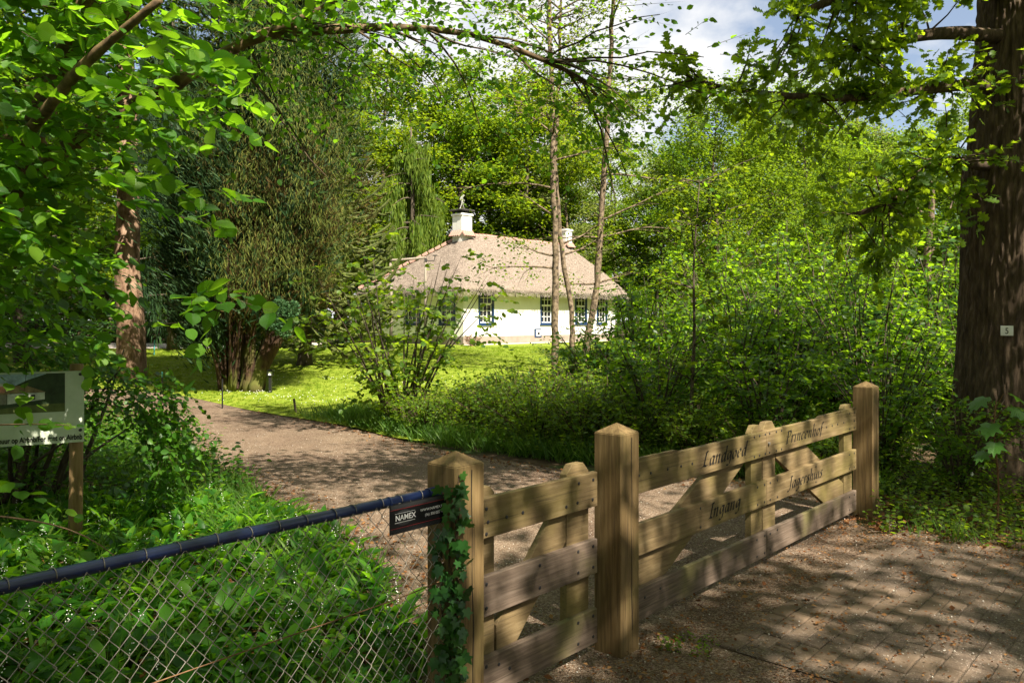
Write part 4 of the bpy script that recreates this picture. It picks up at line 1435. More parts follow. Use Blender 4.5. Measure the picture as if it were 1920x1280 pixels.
def bgput(k, x, y, sc, label=None, group=None):
    w = place_words(x, y, BACK_MARKS)
    kind_ = ['broad bright green tree', 'layered light green beech', 'dense dark green tree', 'slender pale sparse tree', 'dark spruce'][k]
    label = '%s of the %s wood, %s' % (kind_, 'nearer' if y < 44 else 'farther' if y > 60 else 'middle', w)
    if label in BG_SEEN:
        label = label.replace(' of the', ', ' + ('smaller' if sc < BG_SEEN[label] else 'taller') + ', of the', 1)
    BG_SEEN[label] = sc
    rz = random.random() * 6.28
    o = put(BG[k], x, y, rz, sc, label or LB[k], group or GB, first=not used[k])
    used[k] = True
    return o


random.seed(4)
row = [(-46, 48, 0), (-40, 52, 2), (-35, 46, 1), (-29, 50, 0), (-24.5, 45, 2), (-20, 50, 1), (-15.5, 47, 0), (-11, 52, 1), (-6.5, 55, 0), (-2, 57, 2), (2.5, 56, 0),
       (7, 55, 1), (11.5, 54, 0), (15.5, 50, 2), (20, 47, 0), (24.5, 45, 1), (29, 47, 0), (34, 44, 2), (39, 48, 1), (45, 46, 0)]
for x, y, k in row:
    bgput(k, x + random.uniform(-1, 1), y + random.uniform(-1.5, 1.5), random.uniform(1.0, 1.2) if x < 9 else random.uniform(.78, .92))
for i in range(20):
    x = -66 + i * 6.9
    bgput((2, 0, 2, 1)[i % 4], x + random.uniform(-2, 2), 66 + random.uniform(-4, 5), random.uniform(.9, 1.15) if x < 12 else random.uniform(.75, .9))
for x, y, k, s in [(-20, 30, 2, .9), (-25, 34, 0, 1.0), (-30, 28, 1, 1.0), (-17.5, 42, 1, .95), (-22.5, 40, 0, .9), (-13, 41.5, 2, .85), (-10, 45, 0, .9), (-15.5, 25, 2, .75), (-20, 22, 4, .7), (3.5, 50, 3, 1.0), (9.5, 49.5, 3, .95), (-11.5, 9.5, 0, .85), (-12.5, 15.5, 2, .9), (-9.5, 5.0, 1, .85), (-16, 19, 0, .9), (-8.2, 50, 0, 1.25), (-3.4, 51, 1, 1.2), (.8, 52, 0, 1.2)]:
    bgput(k, x, y, s)
GR = 'trees of the wood right of the cottage'
LR = [l.replace('behind cottage and lawn', 'to the right of the cottage') for l in LB]
for x, y, k, s in [(10.8, 33, 0, .72), (13.5, 40, 1, .82), (17, 36, 2, .72), (20, 31, 0, .7), (24, 36, 1, .78), (10.5, 46, 2, .85), (16.5, 28, 1, .60), (21, 25, 0, .55), (26, 29, 2, .7), (14.0, 23, 2, .42), (18, 20, 0, .42), (29, 23, 2, .6)]:
    bgput(k, x, y, s, LR[k], GR)

# the far wood, one mass closing the gaps
rng = np.random.default_rng(77)
n = 42000
a = rng.uniform(-.95, .95, n)
rr_ = rng.uniform(78, 100, n)
x, y = rr_ * np.sin(a), rr_ * np.cos(a)
hh = 9.5 + 2.5 * np.sin(x * .23) + 1.8 * np.sin(x * .61 + 1)
pos = np.stack([x, y, .4 + hh * rng.random(n) ** .8], -1)
tag(inst('far_wood', leaves('far_wood', pos, horiz(rng, n, -.2, .4), up_normals(rng, n, .8), rng.uniform(.5, 1.1, n), T_DIA, M['dark_leaf'])), kind='stuff')

# light-green beech mass and single trees right of the lawn
o = tree_proto('young_beech', 'tall feathery light green young beech right of the cottage', 'tree', None, 21,
               dict(H=9.0, r0=.12, cb=.05, R=3.2, nl=40, el=.75, curve=.1, sub=7), dict(ncl=2400, per=10, rc=.22, size=.115, flat=.5, tilt=.5), M['bark'], M['beech_leaf'], minr=.008)
put(o, 6.3, 23.5, .4, .88, first=True)
put(o, 9.6, 25.5, 2.4, .92, 'feathery light green young beech behind the grey slender tree')
put(o, 8.4, 20.0, 4.0, .62, 'lower bushy light green young beech above the dark thicket')
o = tree_proto('slender_tree', 'slender grey trunked tree with open pale crown against clouds', 'tree', None, 22,
               dict(H=12.2, r0=.15, cb=.42, R=1.9, nl=22, el=.45, sub=5), dict(ncl=620, per=9, rc=.22, size=.12), M['pale_bark'], M['pale_leaf'], minr=.004)
put(o, 13.2, 30, .3, 1.0, first=True)
dt = thing('dead_tree', 'bare grey broken trunk near the oak at right', 'tree', (13.6, 25.5, gzf(0, 25.5)))
mb = MB(); mb.tube(poly_pts([(0, 0, -.1), (.05, 0, 1.6), (-.08, .05, 3.2), (.06, 0, 5.0), (.0, 0, 6.6)], 14), np.linspace(.17, .07, 14), 8)
mb.tube(poly_pts([(-.05, 0, 3.3), (.5, .1, 4.3), (.9, .1, 5.6)], 7), np.linspace(.06, .015, 7), 5)
mb.tube(poly_pts([(.02, 0, 4.6), (-.5, .1, 5.1), (-.9, .1, 6.0)], 7), np.linspace(.05, .012, 7), 5)
mb.build('trunk', M['pale_bark'], dt, smooth=True)

# ---------------------------------------------------------------- pink-barked trunk at left
def leafy_tree(name, label, loc, trunk_pts, radii, bark, seed, crown_pts, rc, n, size, mat, tpl=T_DIA, group=None, nseg=16):
    t = thing(name, label, 'tree', loc, 0, group)
    mb = MB(); mb.tube(poly_pts(trunk_pts, nseg), list(np.interp(np.linspace(0, 1, nseg), np.linspace(0, 1, len(radii)), radii)), 14)
    mb.build('trunk', bark, t, smooth=True)
    rng = np.random.default_rng(seed)
    c = np.array(crown_pts, float)
    pos = c[rng.integers(0, len(c), n)] + rng.normal(size=(n, 3)) * rc
    inst('crown', leaves('crown', pos, horiz(rng, n, -.2, .35), up_normals(rng, n, .5), size * rng.uniform(.6, 1.2, n), tpl, mat), t)
    return t


leafy_tree('pine_tree', 'tall pine with thick sunlit pinkish bare trunk at left', (-9.9, 20.2, gzf(0, 20)),
           [(.1, 0, -.1), (.08, 0, 1.5), (-.02, .0, 3.0), (.0, .05, 5.0), (-.15, .1, 9), (-.2, .1, 13)], [.38, .34, .31, .28, .22, .1], M['pine_bark'], 31,
           [(-1.5 + 3 * random.random(), -1.5 + 3 * random.random(), 8.5 + 4.5 * random.random()) for _ in range(30)], .5, 6000, .16, M['spruce'])

# ---------------------------------------------------------------- multi-stemmed cypress
rng = np.random.default_rng(41)
CY = (-6.42, 17.8)
cyp = thing('cypress_tree', 'huge multi stemmed cypress with brown drooping foliage on the lawn', 'tree', (*CY, gzf(0, CY[1])))
heads = [(-1.0, .2, 2.6), (-.75, -.5, 5.5), (-.3, .7, 8), (.15, -.6, 6.5), (.35, -.45, 8.5), (.9, .3, 10), (1.1, -.5, 7.5), (1.8, -.2, 6.0), (2.3, .2, 4.6), (2.5, -.3, 6.6), (1.5, .6, 9), (-.95, -.1, 3.6)]
stems = []
for k, hd_ in enumerate(heads):
    b = np.array([rng.uniform(-.25, .35) + hd_[0] * .16, rng.uniform(-.2, .2), -.1])
    e = np.array(hd_)
    mid = b * .45 + e * .55
    mid[2] = e[2] * .42
    mid[:2] = b[:2] * .55 + e[:2] * .45 + rng.normal(size=2) * .1
    pts = poly_pts([b, b * .78 + mid * .22 + np.array([0, 0, .15]), mid, e], 10)
    r0 = (.17 if k in (4, 7, 5) else rng.uniform(.05, .1))
    mb = MB(); mb.tube(pts, list(np.linspace(r0, r0 * .25, 10)), 9)
    mb.build('stem', M['cyp_bark'], cyp, smooth=True)
    stems.append(pts)
mb = MB(); mb.tube(poly_pts([(.55, -.1, 0), (.95, -.15, .75), (1.7, -.1, 2.2), (2.2, 0, 3.6)], 10), list(np.linspace(.15, .06, 10)), 9); mb.build('stem', M['cyp_bark'], cyp, smooth=True)
for k in range(18):                                  # thin dark stems fanning up into the crown
    az = rng.uniform(0, 2 * PI)
    rt = rng.uniform(.5, 1.5)
    b = np.array([.12 + .22 * math.cos(az), .2 * math.sin(az), -.05])
    e = np.array([.45 + rt * math.cos(az) * 1.1, rt * math.sin(az), rng.uniform(2.2, 3.4)])
    mb = MB(); mb.tube(poly_pts([b, b * .7 + e * .3 + np.array([0, 0, -.12]), e], 8), list(np.linspace(rng.uniform(.02, .05), .012, 8)), 6)
    mb.build('stem', M['cyp_bark'], cyp, smooth=True)
zz = np.array([.5, 1.2, 2.0, 3.0, 4.0, 5.5, 7.0, 9, 11, 13, 15])
cxz = np.array([.1, .2, .5, .75, .9, 1.0, 1.05, 1.0, .9, .9, .9])
rxz = np.array([.35, 1.05, 1.6, 1.85, 2.0, 2.1, 2.1, 1.9, 1.5, 1.0, .2])


def cyp_shell(n, zlo, zhi, f0, f1, azlo=-PI, azhi=PI):
    z = rng.uniform(zlo, zhi, n)
    az = rng.uniform(azlo, azhi, n)
    lump = 1 + .16 * np.sin(az * 5 + z * 1.3) + .12 * np.sin(az * 9 - z * 2.1) + .08 * np.sin(z * 4.1 + az * 3)
    r = np.interp(z, zz, rxz) * rng.uniform(f0, f1, n) * lump
    return np.stack([np.interp(z, zz, cxz) + r * np.cos(az), r * np.sin(az) * .85, z], -1), az


def cyp_part(name, n, zlo, zhi, f0, f1, mat, down, L0, L1, wd, az=(-PI, PI), out=.35, cl_=45, jit=.22):
    p_, a_ = cyp_shell(n, zlo, zhi, f0, f1, *az)
    ncl = max(n // cl_, 1)
    cidx = rng.integers(0, n, n)
    base = p_[rng.integers(0, n, ncl)]
    p_ = base[rng.integers(0, ncl, n)] + rng.normal(size=(n, 3)) * np.array([.12, .12, .26])
    a_ = np.arctan2(p_[:, 1], p_[:, 0] - np.interp(p_[:, 2], zz, cxz))
    ax = np.stack([np.cos(a_) * out, np.sin(a_) * out, np.full(n, -down)], -1) + rng.normal(size=(n, 3)) * jit
    nr = np.stack([np.cos(a_), np.sin(a_), np.full(n, .4)], -1) + rng.normal(size=(n, 3)) * .35
    return inst(name, leaves(name, p_, ax, nr, rng.uniform(L0, L1, n), T_STRAND, mat, width=rng.uniform(wd * .6, wd * 1.4, n)), cyp)


cyp_part('crown', 105000, 2.2, 14, .6, 1.07, M['cypress'], 1.0, .07, .20, .095, cl_=30, jit=.42)
cyp_part('brown_foliage', 30000, 1.7, 5.4, .45, .98, M['cypress_dead'], -.55, .08, .22, .14, out=.5)
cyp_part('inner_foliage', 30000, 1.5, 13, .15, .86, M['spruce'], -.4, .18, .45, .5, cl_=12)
cyp_part('painted_shade_foliage', 26000, 1.0, 5.5, .75, 1.1, M['spruce'], -.5, .1, .3, .3, az=(1.9, 4.5), out=.4)  # dark needle colour on the left side stands in for the crown's shade
n = 2600
lob = np.array([(1.55, -.95, 1.62), (1.45, -1.0, 1.85), (1.68, -.95, 1.8), (1.5, -.9, 1.4), (1.35, -1.0, 1.55)])
d_ = norm(rng.normal(size=(n, 3)))
inst('green_tuft', leaves('green_tuft', lob[rng.integers(0, 5, n)] + d_ * np.array([.17, .17, .2]) * rng.random((n, 1)) ** .4, d_ + UP * .5 + .5 * rng.normal(size=(n, 3)), rng.normal(size=(n, 3)), .055, T_DIA, M['cypress_blue']), cyp)

# ---------------------------------------------------------------- weeping conifer behind the cottage's left end
def weeping(name, label, x, y, H, R, n, mat, seed, wd=.3):
    rng = np.random.default_rng(seed)
    t = thing(name, label, 'tree', (x, y, gzf(x, y)))
    mb = MB(); mb.tube(poly_pts([(0, 0, -.1), (.1, 0, H * .5), (0, 0, H)], 10), list(np.linspace(.25, .04, 10)), 8)
    bases = []
    for k in range(60):
        h = H * rng.uniform(.12, .97)
        L = R * (1.15 - h / H) * rng.uniform(.6, 1.1) + .4
        c = limb_curve(rng, (0, 0, h), k * 2.4, .1, L, 6, -.5, .06)
        mb.tube(c, list(np.linspace(.05, .01, 6)), 4)
        for q in range(10): bases.append(c[1] + (c[-1] - c[1]) * rng.random() + np.array([0, 0, .05]))
    mb.build('trunk', M['bark'], t, smooth=True)
    b = np.array(bases)[rng.integers(0, len(bases), n)]
    drop = rng.random(n) ** 1.3
    p_ = b + rng.normal(size=(n, 3)) * .12 - UP * (drop * 1.6)[:, None]
    ax = np.tile(-UP, (n, 1)) + rng.normal(size=(n, 3)) * .16
    inst('crown', leaves('crown', p_, ax, rng.normal(size=(n, 3)), rng.uniform(.25, .6, n), T_STRAND, mat, width=rng.uniform(wd * .6, wd * 1.3, n)), t)


weeping('weeping_conifer', 'tall weeping conifer with hanging yellow green strands left of chimney', -5.6, 43.5, 11.8, 3.4, 22000, M['weeping'], 51, .55)
weeping('weeping_conifer', 'dark weeping conifer standing behind the pink barked trunk', -13.2, 30.5, 14, 3.2, 18000, M['spruce'], 52, .55)

# ---------------------------------------------------------------- monkey puzzle
mp = thing('monkey_puzzle', 'monkey puzzle tree with rope like drooping branches behind the cypress', 'tree', (-6.35, 24.0, gzf(0, 24)))
mb = MB(); mb.tube(poly_pts([(0, 0, -.1), (.03, 0, 1.2), (0, 0, 4), (0, 0, 9)], 12), [.27, .22, .2, .19, .18, .17, .16, .14, .12, .1, .07, .04], 10)
mb.build('trunk', M['bark'], mp, smooth=True)
rng = np.random.default_rng(61)
arm = []
for k in range(6):
    L = 3.05
    sw = rng.uniform(-.35, .35)
    pts = []
    for i in range(26):
        t = i / 25
        pts.append((L * t, sw * t * t + .06 * math.sin(t * 9 + k), -1.25 * math.sin(t * 2.0) + .95 * t ** 3))
    rad = [.05 + .014 * (i % 2) + .022 * (1 - i / 25) - .02 * (i == 25) for i in range(26)]
    a_ = MB(); a_.tube(pts, rad, 6)
    for q in range(5):                               # side ropes
        i0 = 9 + q * 3
        s_ = 1 if q % 2 else -1
        b0 = np.array(pts[i0])
        sp = [b0 + np.array([.55 * u, s_ * .55 * u ** .8, -.35 * u + .35 * u ** 3]) * rng.uniform(.8, 1.2) for u in np.linspace(0, 1, 10)]
        a_.tube(sp, [.044 + .012 * (i % 2) for i in range(9)] + [.012], 5)
    arm.append(a_.mesh('branch', M['puzzle'], smooth=False))
z = 1.35
k = 0
while z < 8.6:
    for q in range(7):
        sc_ = np.interp(z, [1.3, 3, 6, 8.6], [.95, 1.0, .8, .35])
        inst('branch', arm[k % 6], mp, (0, 0, z + rng.uniform(-.1, .1)), (0, rng.normal() * .1, q * 2 * PI / 7 + z * 1.7 + rng.normal() * .15), (sc_, sc_, sc_))
        k += 1
    z += .40

# ---------------------------------------------------------------- hedge
hd = thing('hedge', 'clipped dark green hedge along the gravel drive at left', 'hedge', (-14, 38.5, .6))
rng = np.random.default_rng(71)
n = 11000
pos = np.stack([rng.uniform(-10, 6.0, n), rng.choice([-.45, .4], n, p=[.75, .25]) + rng.normal(size=n) * .05, rng.uniform(-.05, 1.0, n)], -1)
topm = rng.random(n) < .25
pos[topm, 2] = .98 + rng.normal(size=topm.sum()) * .03
pos[topm, 1] = rng.uniform(-.45, .4, topm.sum())
inst('foliage', leaves('foliage', pos, horiz(rng, n, -.2, .5), norm(rng.normal(size=(n, 3)) * .6 + np.array([.2, -.8, .5])), .13, T_DIA, M['laurel_leaf']), hd)
mb = MB(); mb.box(-10, 6, -.38, .33, -.2, .92); mb.build('twiggy_core', M['twig'], hd)

# ---------------------------------------------------------------- three slim trunks in the middle
def slim(label, pts_px, Y, r0, r1, seed, limbs, extra=2600, name='slim_tree', cr=.55):
    pts = [P(px, py, Y + dy) for px, py, dy in pts_px]
    b = pts[0]
    org = Vector((b.x, b.y, gzf(b.x, b.y)))
    rng = np.random.default_rng(seed)
    t = thing(name, label, 'tree', org)
    c = poly_pts([(p - org) for p in pts], 34)
    c[1:-1, :2] += rng.normal(size=(32, 2)) * .012
    rad = np.linspace(r0, r1, 34) * (1 + .06 * rng.normal(size=34))
    mb = MB(); mb.tube(c, list(rad), 10)
    tw = []
    for (h, az, el, L, cv) in limbs:
        k = int(np.argmin(abs(c[:, 2] - h)))
        l = limb_curve(rng, c[k], az, el, L, 7, cv, .09)
        mb.tube(l, list(np.linspace(.035, .006, 7)), 5)
        for q in range(5):
            s_ = limb_curve(rng, l[rng.integers(2, 7)], az + rng.uniform(-1.2, 1.2), el * .5 + rng.normal() * .2, L * .4, 5, cv, .12)
            mb.tube(s_, list(np.linspace(.012, .003, 5)), 4)
            tw.append(s_)
        tw.append(l[3:])
    top = c[-1]
    for k in range(26):
        h = rng.uniform(6.2, top[2] + .3)
        i = int(np.argmin(abs(c[:, 2] - h)))
        l = limb_curve(rng, c[i], k * 2.4, rng.uniform(.0, .7), rng.uniform(1.0, 2.6), 6, -.1, .08)
        mb.tube(l, list(np.linspace(.03, .005, 6)), 4)
        tw.append(l[1:])
        for q in range(4):
            s_ = limb_curve(rng, l[rng.integers(2, 6)], k * 2.4 + rng.uniform(-1.2, 1.2), rng.normal() * .3, .8, 4, -.2, .1)
            mb.tube(s_, list(np.linspace(.01, .003, 4)), 4)
            tw.append(s_)
    mb.build('trunk', M['pale_bark'], t, smooth=True)
    a = cluster_leaves(rng, tw, extra // 9, 9, .22, .085, tilt=.7, flat=.8)
    inst('crown', leaves('crown', *a, T_OVAL, M['wood_leaf']), t)


slim('slim straight trunk leftmost of the three before the cottage', [(1041, 712, 0), (1040, 600, 0), (1042, 480, 0), (1037, 340, 0), (1036, 200, 0), (1032, 60, 0), (1030, -200, 0)], 21.0, .105, .05, 81,
     [(3.0, 3.1, .15, 1.8, -.25), (3.3, 2.9, .2, 1.5, .1), (5.0, 3.3, .3, 2.2, -.1), (5.6, .1, .25, 2.0, 0), (4.4, 2.8, .5, 1.4, 0)], 4200)
slim('thin crooked stem between the two larger slim trunks', [(1076, 712, 0), (1074, 640, 0), (1068, 560, 0), (1054, 470, 0), (1047, 390, 0), (1042, 300, 0), (1046, 200, .3), (1050, 60, .6), (1055, -100, .8)], 21.3, .085, .03, 82,
     [(3.5, .3, .35, 1.6, .1), (3.3, .2, .3, 1.5, -.1)], 2400)
slim('slim bent trunk rightmost of the three before the cottage', [(1092, 705, 0), (1103, 630, 0), (1120, 520, 0), (1128, 380, 0), (1138, 250, 0), (1144, 120, 0), (1150, -20, 0), (1150, -220, 0)], 21.6, .11, .045, 83,
     [(3.8, .1, .25, 2.3, -.25), (3.6, 3.1, .1, 1.5, -.1), (4.4, .3, .4, 2.4, -.1), (5.5, .2, .2, 2.6, -.2), (2.4, 2.9, -.2, 1.0, 0), (2.5, .2, .3, 1.2, 0)], 4200)

# ---------------------------------------------------------------- big oak at right
OX, OY = 5.32, 8.35
oak = thing('oak_tree', 'massive oak with furrowed bark and number plate at right edge', 'tree', (OX, OY, 0))
rng = np.random.default_rng(91)
na, nz = 220, 260
zv = np.concatenate([np.linspace(-.1, 5.2, 220), np.linspace(5.3, 9.5, 40)])
th = np.linspace(0, 2 * PI, na, endpoint=False)
TH, ZZ = np.meshgrid(th, zv, indexing='ij')
Rb = np.interp(ZZ, [-.1, .15, .5, 1.2, 2.2, 3.0, 4.2, 6, 9.5], [.74, .62, .535, .495, .465, .46, .40, .35, .24])
wp = .35 * np.sin(ZZ * 2.3 + 3 * np.sin(TH)) + .22 * np.sin(ZZ * 5.7 + TH * 4) + .12 * np.sin(ZZ * 13 + TH * 9) + .07 * np.sin(ZZ * 27 - TH * 15)
rid = np.abs(np.sin(TH * 23 + wp * 3.2)) ** .8
rid2 = np.abs(np.sin(TH * 37 - wp * 4.1 + 1.3 * np.sin(ZZ * 3.1)))
brk = .6 + .4 * np.sin(ZZ * 17 + 7 * np.sin(TH * 11) + 3 * np.sin(ZZ * 4.3 + TH * 7))
Rb = Rb + .031 * rid * brk + .009 * rid2 + .012 * np.sin(TH * 3 + ZZ * .8) + .05 * np.exp(-((ZZ - 3.05) / .22) ** 2) * np.exp(-((np.mod(TH, 2 * PI) - PI) / .5) ** 2)
Rb = Rb + np.exp(-ZZ / .35) * .10 * np.maximum(0, np.sin(TH * 5 + .8))
lx = np.interp(ZZ, [0, 3, 9.5], [0, .02, .25])
V = np.stack([Rb * np.cos(TH) + lx, Rb * np.sin(TH), ZZ], -1).reshape(-1, 3)
nzz = len(zv)
i, j = np.meshgrid(np.arange(na), np.arange(nzz - 1), indexing='ij')
q0, q1 = (i * nzz + j).ravel(), (((i + 1) % na) * nzz + j).ravel()
T = np.concatenate([np.stack([q0, q1, q1 + 1], -1), np.stack([q0, q1 + 1, q0 + 1], -1)])
inst('trunk', np_mesh('trunk', V, T, M['oak_bark'], smooth=True), oak)
np_ = thing('number_plate', 'white enamel house number plate reading 5 on the oak', 'sign', Vector((0, 0, 0)))
oo = Vector((OX, OY, 0))
plz = EYE - (620 - HZ) / FPX * 7.85
pdir = Vector((P(1884, 620, 7.85).x - OX, 7.85 - OY, 0)).normalized()
np_.location = oo + pdir * .572 + Vector((.015, 0, plz))
np_.rotation_euler = (0, 0, math.atan2(pdir.y, pdir.x) + PI / 2)
mb = MB(); mb.box(-.055, .055, -.004, .004, -.05, .05); mb.build('plate', M['enamel'], np_, bevel=.002)
text('5', .085, np_, M['ink'], (0, -.0055, -.030), align='CENTER', off=.0006, sx=.8)

ORG = Vector((OX, OY, 0))


def oak_limb(pts, r0, r1, n=16):
    c = poly_pts([Vector(p) - ORG for p in pts], n)
    rr = list(np.linspace(r0, r1, n) * (1 + .08 * rng.normal(size=n)))
    return c, rr


limbs = [
    oak_limb([(5.42, 8.4, EYE + 3.02), P(1845, 66, 8.0), P(1790, 62, 7.8), P(1730, 66, 7.6), P(1670, 80, 7.5), P(1618, 80, 7.4), P(1597, 95, 7.3)], .085, .03),
    oak_limb([(5.42, 8.4, EYE + 2.42), P(1835, 160, 8.0), P(1770, 163, 7.8), P(1700, 172, 7.6), P(1590, 184, 7.3), P(1480, 180, 7.1), P(1380, 168, 6.9), P(1300, 150, 6.8)], .07, .012, 22),
    oak_limb([(5.42, 8.4, EYE + 1.65), P(1822, 308, 8.0), P(1770, 300, 7.8), P(1730, 320, 7.7), P(1690, 360, 7.6), P(1640, 392, 7.5), P(1585, 408, 7.4)], .06, .012, 18),
    oak_limb([(5.42, 8.4, EYE + 3.5), P(1810, -30, 7.9), P(1720, -50, 7.4), P(1640, -30, 7.0), P(1560, 0, 6.7), P(1490, 30, 6.5)], .11, .02, 18),
    oak_limb([(5.2, 8.1, 5.2), (4.3, 6.8, 6.2), (3.5, 5.6, 6.8), (2.7, 4.7, 7.0), (2.0, 4.0, 7.1)], .14, .02, 16),
    oak_limb([(5.6, 8.1, 5.6), (6.0, 7.0, 6.4), (6.3, 5.8, 6.9), (6.4, 4.6, 7.1)], .14, .02, 16),
    oak_limb([(5.2, 8.6, 6.0), (4.2, 9.4, 7.1), (3.2, 10.0, 7.8), (2.4, 10.4, 8.0)], .14, .02, 18),
    oak_limb([(5.2, 8.6, 6.6), (4.6, 10.6, 8.0), (4.4, 12.6, 9.0)], .13, .02, 14),
    oak_limb([(5.6, 8.4, 6.2), (7.6, 9.0, 7.4), (9.6, 9.6, 8.2)], .13, .02, 14),
    oak_limb([(5.5, 8.35, 8.5), (5.0, 7.6, 10.5), (4.0, 6.6, 12.0)], .15, .02, 14),
    oak_limb([(5.5, 8.35, 8.5), (6.2, 9.0, 11.0), (6.4, 9.4, 13.0)], .15, .02, 14),
    oak_limb([(5.3, 8.3, 7.4), (3.6, 7.6, 9.0), (1.8, 7.2, 9.8), (.2, 6.6, 10.0)], .14, .02, 16),
]
for c, rr in limbs:
    mb = MB(); mb.tube(c, rr, 9); mb.build('limb', M['oak_bark'], oak, smooth=True)
# twigs and leaves: near limbs carry modelled sprays
base, dirs, lens_ = [], [], []
mbt = MB()
spec = [(0, 30, .45, 1.0), (1, 56, .16, .48), (2, 52, .15, .75), (3, 46, .1, .6)]
for li, cnt, lo, LL in spec:
    c, rr = limbs[li]
    for k in range(cnt):
        u = rng.uniform(lo, 1.0) * (len(c) - 1)
        a = int(min(u, len(c) - 2))
        q = c[a] + (c[a + 1] - c[a]) * (u - a)
        d = c[a + 1] - c[a]
        d = d / np.linalg.norm(d)
        d = d * .6 + rng.normal(size=3) * np.array([.6, .6, .45]) + np.array([0, 0, .04])
        L = LL * rng.uniform(.35, 1.1)
        l = limb_curve(rng, q, math.atan2(d[1], d[0]), math.atan2(d[2], np.hypot(d[0], d[1])), L, 5, -.15, .16)
        mbt.tube(l, [.012, .010, .007, .005, .003], 4)
        for z in range(5):
            i0 = rng.integers(1, 5)
            base.append(l[i0]); dirs.append((l[i0] - l[i0 - 1]) / np.linalg.norm(l[i0] - l[i0 - 1]) + rng.normal(size=3) * .55); lens_.append(rng.uniform(.12, .3))
base, dirs, lens_ = np.array(base), np.array(dirs), np.array(lens_)
lf, tw_ = sprays(rng, base, dirs, lens_, 6, .122, T_OAK, tilt=.95, droop=.2)
inst('crown', leaves('crown', lf[0], lf[1], lf[2], lf[3], T_OAK, M['oak']), oak)
Vt, Tt, _ = leaf_arrays(tw_[0], tw_[1], tw_[2], tw_[3], T_TWIG, width=.006)
tag(mbt.build('twig', M['twig'], oak), kind='stuff')
# trunk shoots with leaves
sb = [(P(1845, 420 + 0 * k, 7.8) - ORG) for k in range(1)]
shoots = [(1890, 150, 7.85), (1905, 130, 7.8), (1880, 190, 7.8), (1900, 160, 7.75), (1915, 110, 7.8)]
bb = np.array([np.array(P(a, b_, c) - ORG) for a, b_, c in shoots])
lf, _tw = sprays(rng, bb, np.array([(-.6, -.5, .1), (.3, -.8, .2), (-.3, -.7, -.3), (.2, -.6, .3), (-.2, -.8, .4)]), .25, 7, .10, T_OAK, tilt=.5)
tag(inst('trunk_shoots', leaves('trunk_shoots', *lf, T_OAK, M['oak']), oak), kind='stuff')
# upper crown, above the picture: it shades path, gate and thicket
tw = []
for c, rr in limbs[4:]:
    for k in range(44 if c is limbs[4][0] else 26 if c is limbs[11][0] else 22 if c is limbs[5][0] else 6 if c is limbs[6][0] else 15):
        u = rng.uniform(.3, 1) * (len(c) - 1)
        a = int(min(u, len(c) - 2))
        q = c[a] + (c[a + 1] - c[a]) * (u - a)
        tw.append(limb_curve(rng, q, rng.uniform(0, 2 * PI), rng.normal() * .35, rng.uniform(.8, 2.2), 5, -.1, .12))
a = cluster_leaves(rng, tw, 440, 46, .36, .13, tilt=.6, flat=.6)
inst('upper_crown', leaves('upper_crown', *a, T_DIA, M['oak']), oak)
mb = MB()
for t in tw: mb.tube(t, [.03, .024, .017, .01, .004], 4)
mb.build('branch', M['oak_bark'], oak)

# lane trees beside and behind the standpoint, out of the picture; their crowns throw the dapple on gate and paving
lane = tree_proto('lane_tree', 'tall leafy tree on the lane side shading the gate', 'tree', 'trees along the lane', 95,
                  dict(H=13, r0=.28, cb=.34, R=4.6, nl=24, el=.3, sub=7), dict(ncl=135, per=88, rc=.52, size=.17, tilt=.6), M['bark'], M['wood_leaf'], T_DIA, minr=.015)
put(lane, 10.3, -1.0, .3, 1.0, first=True)
put(lane, 3.6, -4.6, 2.1, .95)
put(lane, 10.5, -5.0, 4.1, 1.05)
put(lane, -3.6, -2.8, 5.2, .8)
put(lane, 14.5, 5.0, 1.2, .9)
for x, y, a_, s_ in [(-9.0, 2.5, .5, 1.0), (-8.5, -4.0, 1.5, 1.1), (-2.0, -9.5, 2.5, 1.1), (5.0, -11.5, 3.3, 1.1), (12.5, -10.5, 4.4, 1.2), (15.5, .5, 5.1, 1.1), (-14, -9, .2, 1.2), (17.5, 7.5, 1.9, 1.0)]:  # further unseen trees, added to block open sky and deepen the shade
    put(lane, x, y, a_, s_)

# ---------------------------------------------------------------- hazel with long limb at left
HZO = Vector((-5.0, 6.6, 0))
hz = thing('hazel_tree', 'large leaved hazel overhanging the path from the left', 'tree', HZO)
rng = np.random.default_rng(101)
hl = [
    ([HZO + Vector((0, 0, -.1)), (-4.75, 6.5, 1.5), P(30, 330, 6.4), P(70, 230, 6.2), P(125, 110, 6.1), P(170, -30, 6.0), P(200, -300, 6.0)], .16, .05),
    ([HZO + Vector((.05, -.1, -.1)), (-4.7, 6.3, 1.6), P(20, 390, 6.1), P(110, 290, 6.0), P(195, 232, 6.0), P(255, 197, 6.0), P(310, 172, 6.0), P(370, 128, 6.0), P(440, 92, 6.1), P(500, 64, 6.1), P(620, 56, 6.2), P(740, 51, 6.3), P(880, 64, 6.4), P(1000, 105, 6.5), P(1075, 140, 6.6), P(1120, 180, 6.6)], .085, .012),
    ([(-4.6, 6.4, 2.4), P(150, 130, 5.9), P(215, 50, 5.8), P(250, -10, 5.8), P(290, -120, 5.7)], .06, .03),
    ([(-4.9, 6.5, 1.0), P(-20, 330, 5.4), P(60, 240, 4.9), P(160, 120, 4.5), P(300, 0, 4.2)], .06, .02),
    ([P(500, 64, 6.1), P(600, 20, 6.0), P(720, -40, 5.8), P(860, -60, 5.7), P(1020, -40, 5.7)], .035, .01),
]
HL_ = []
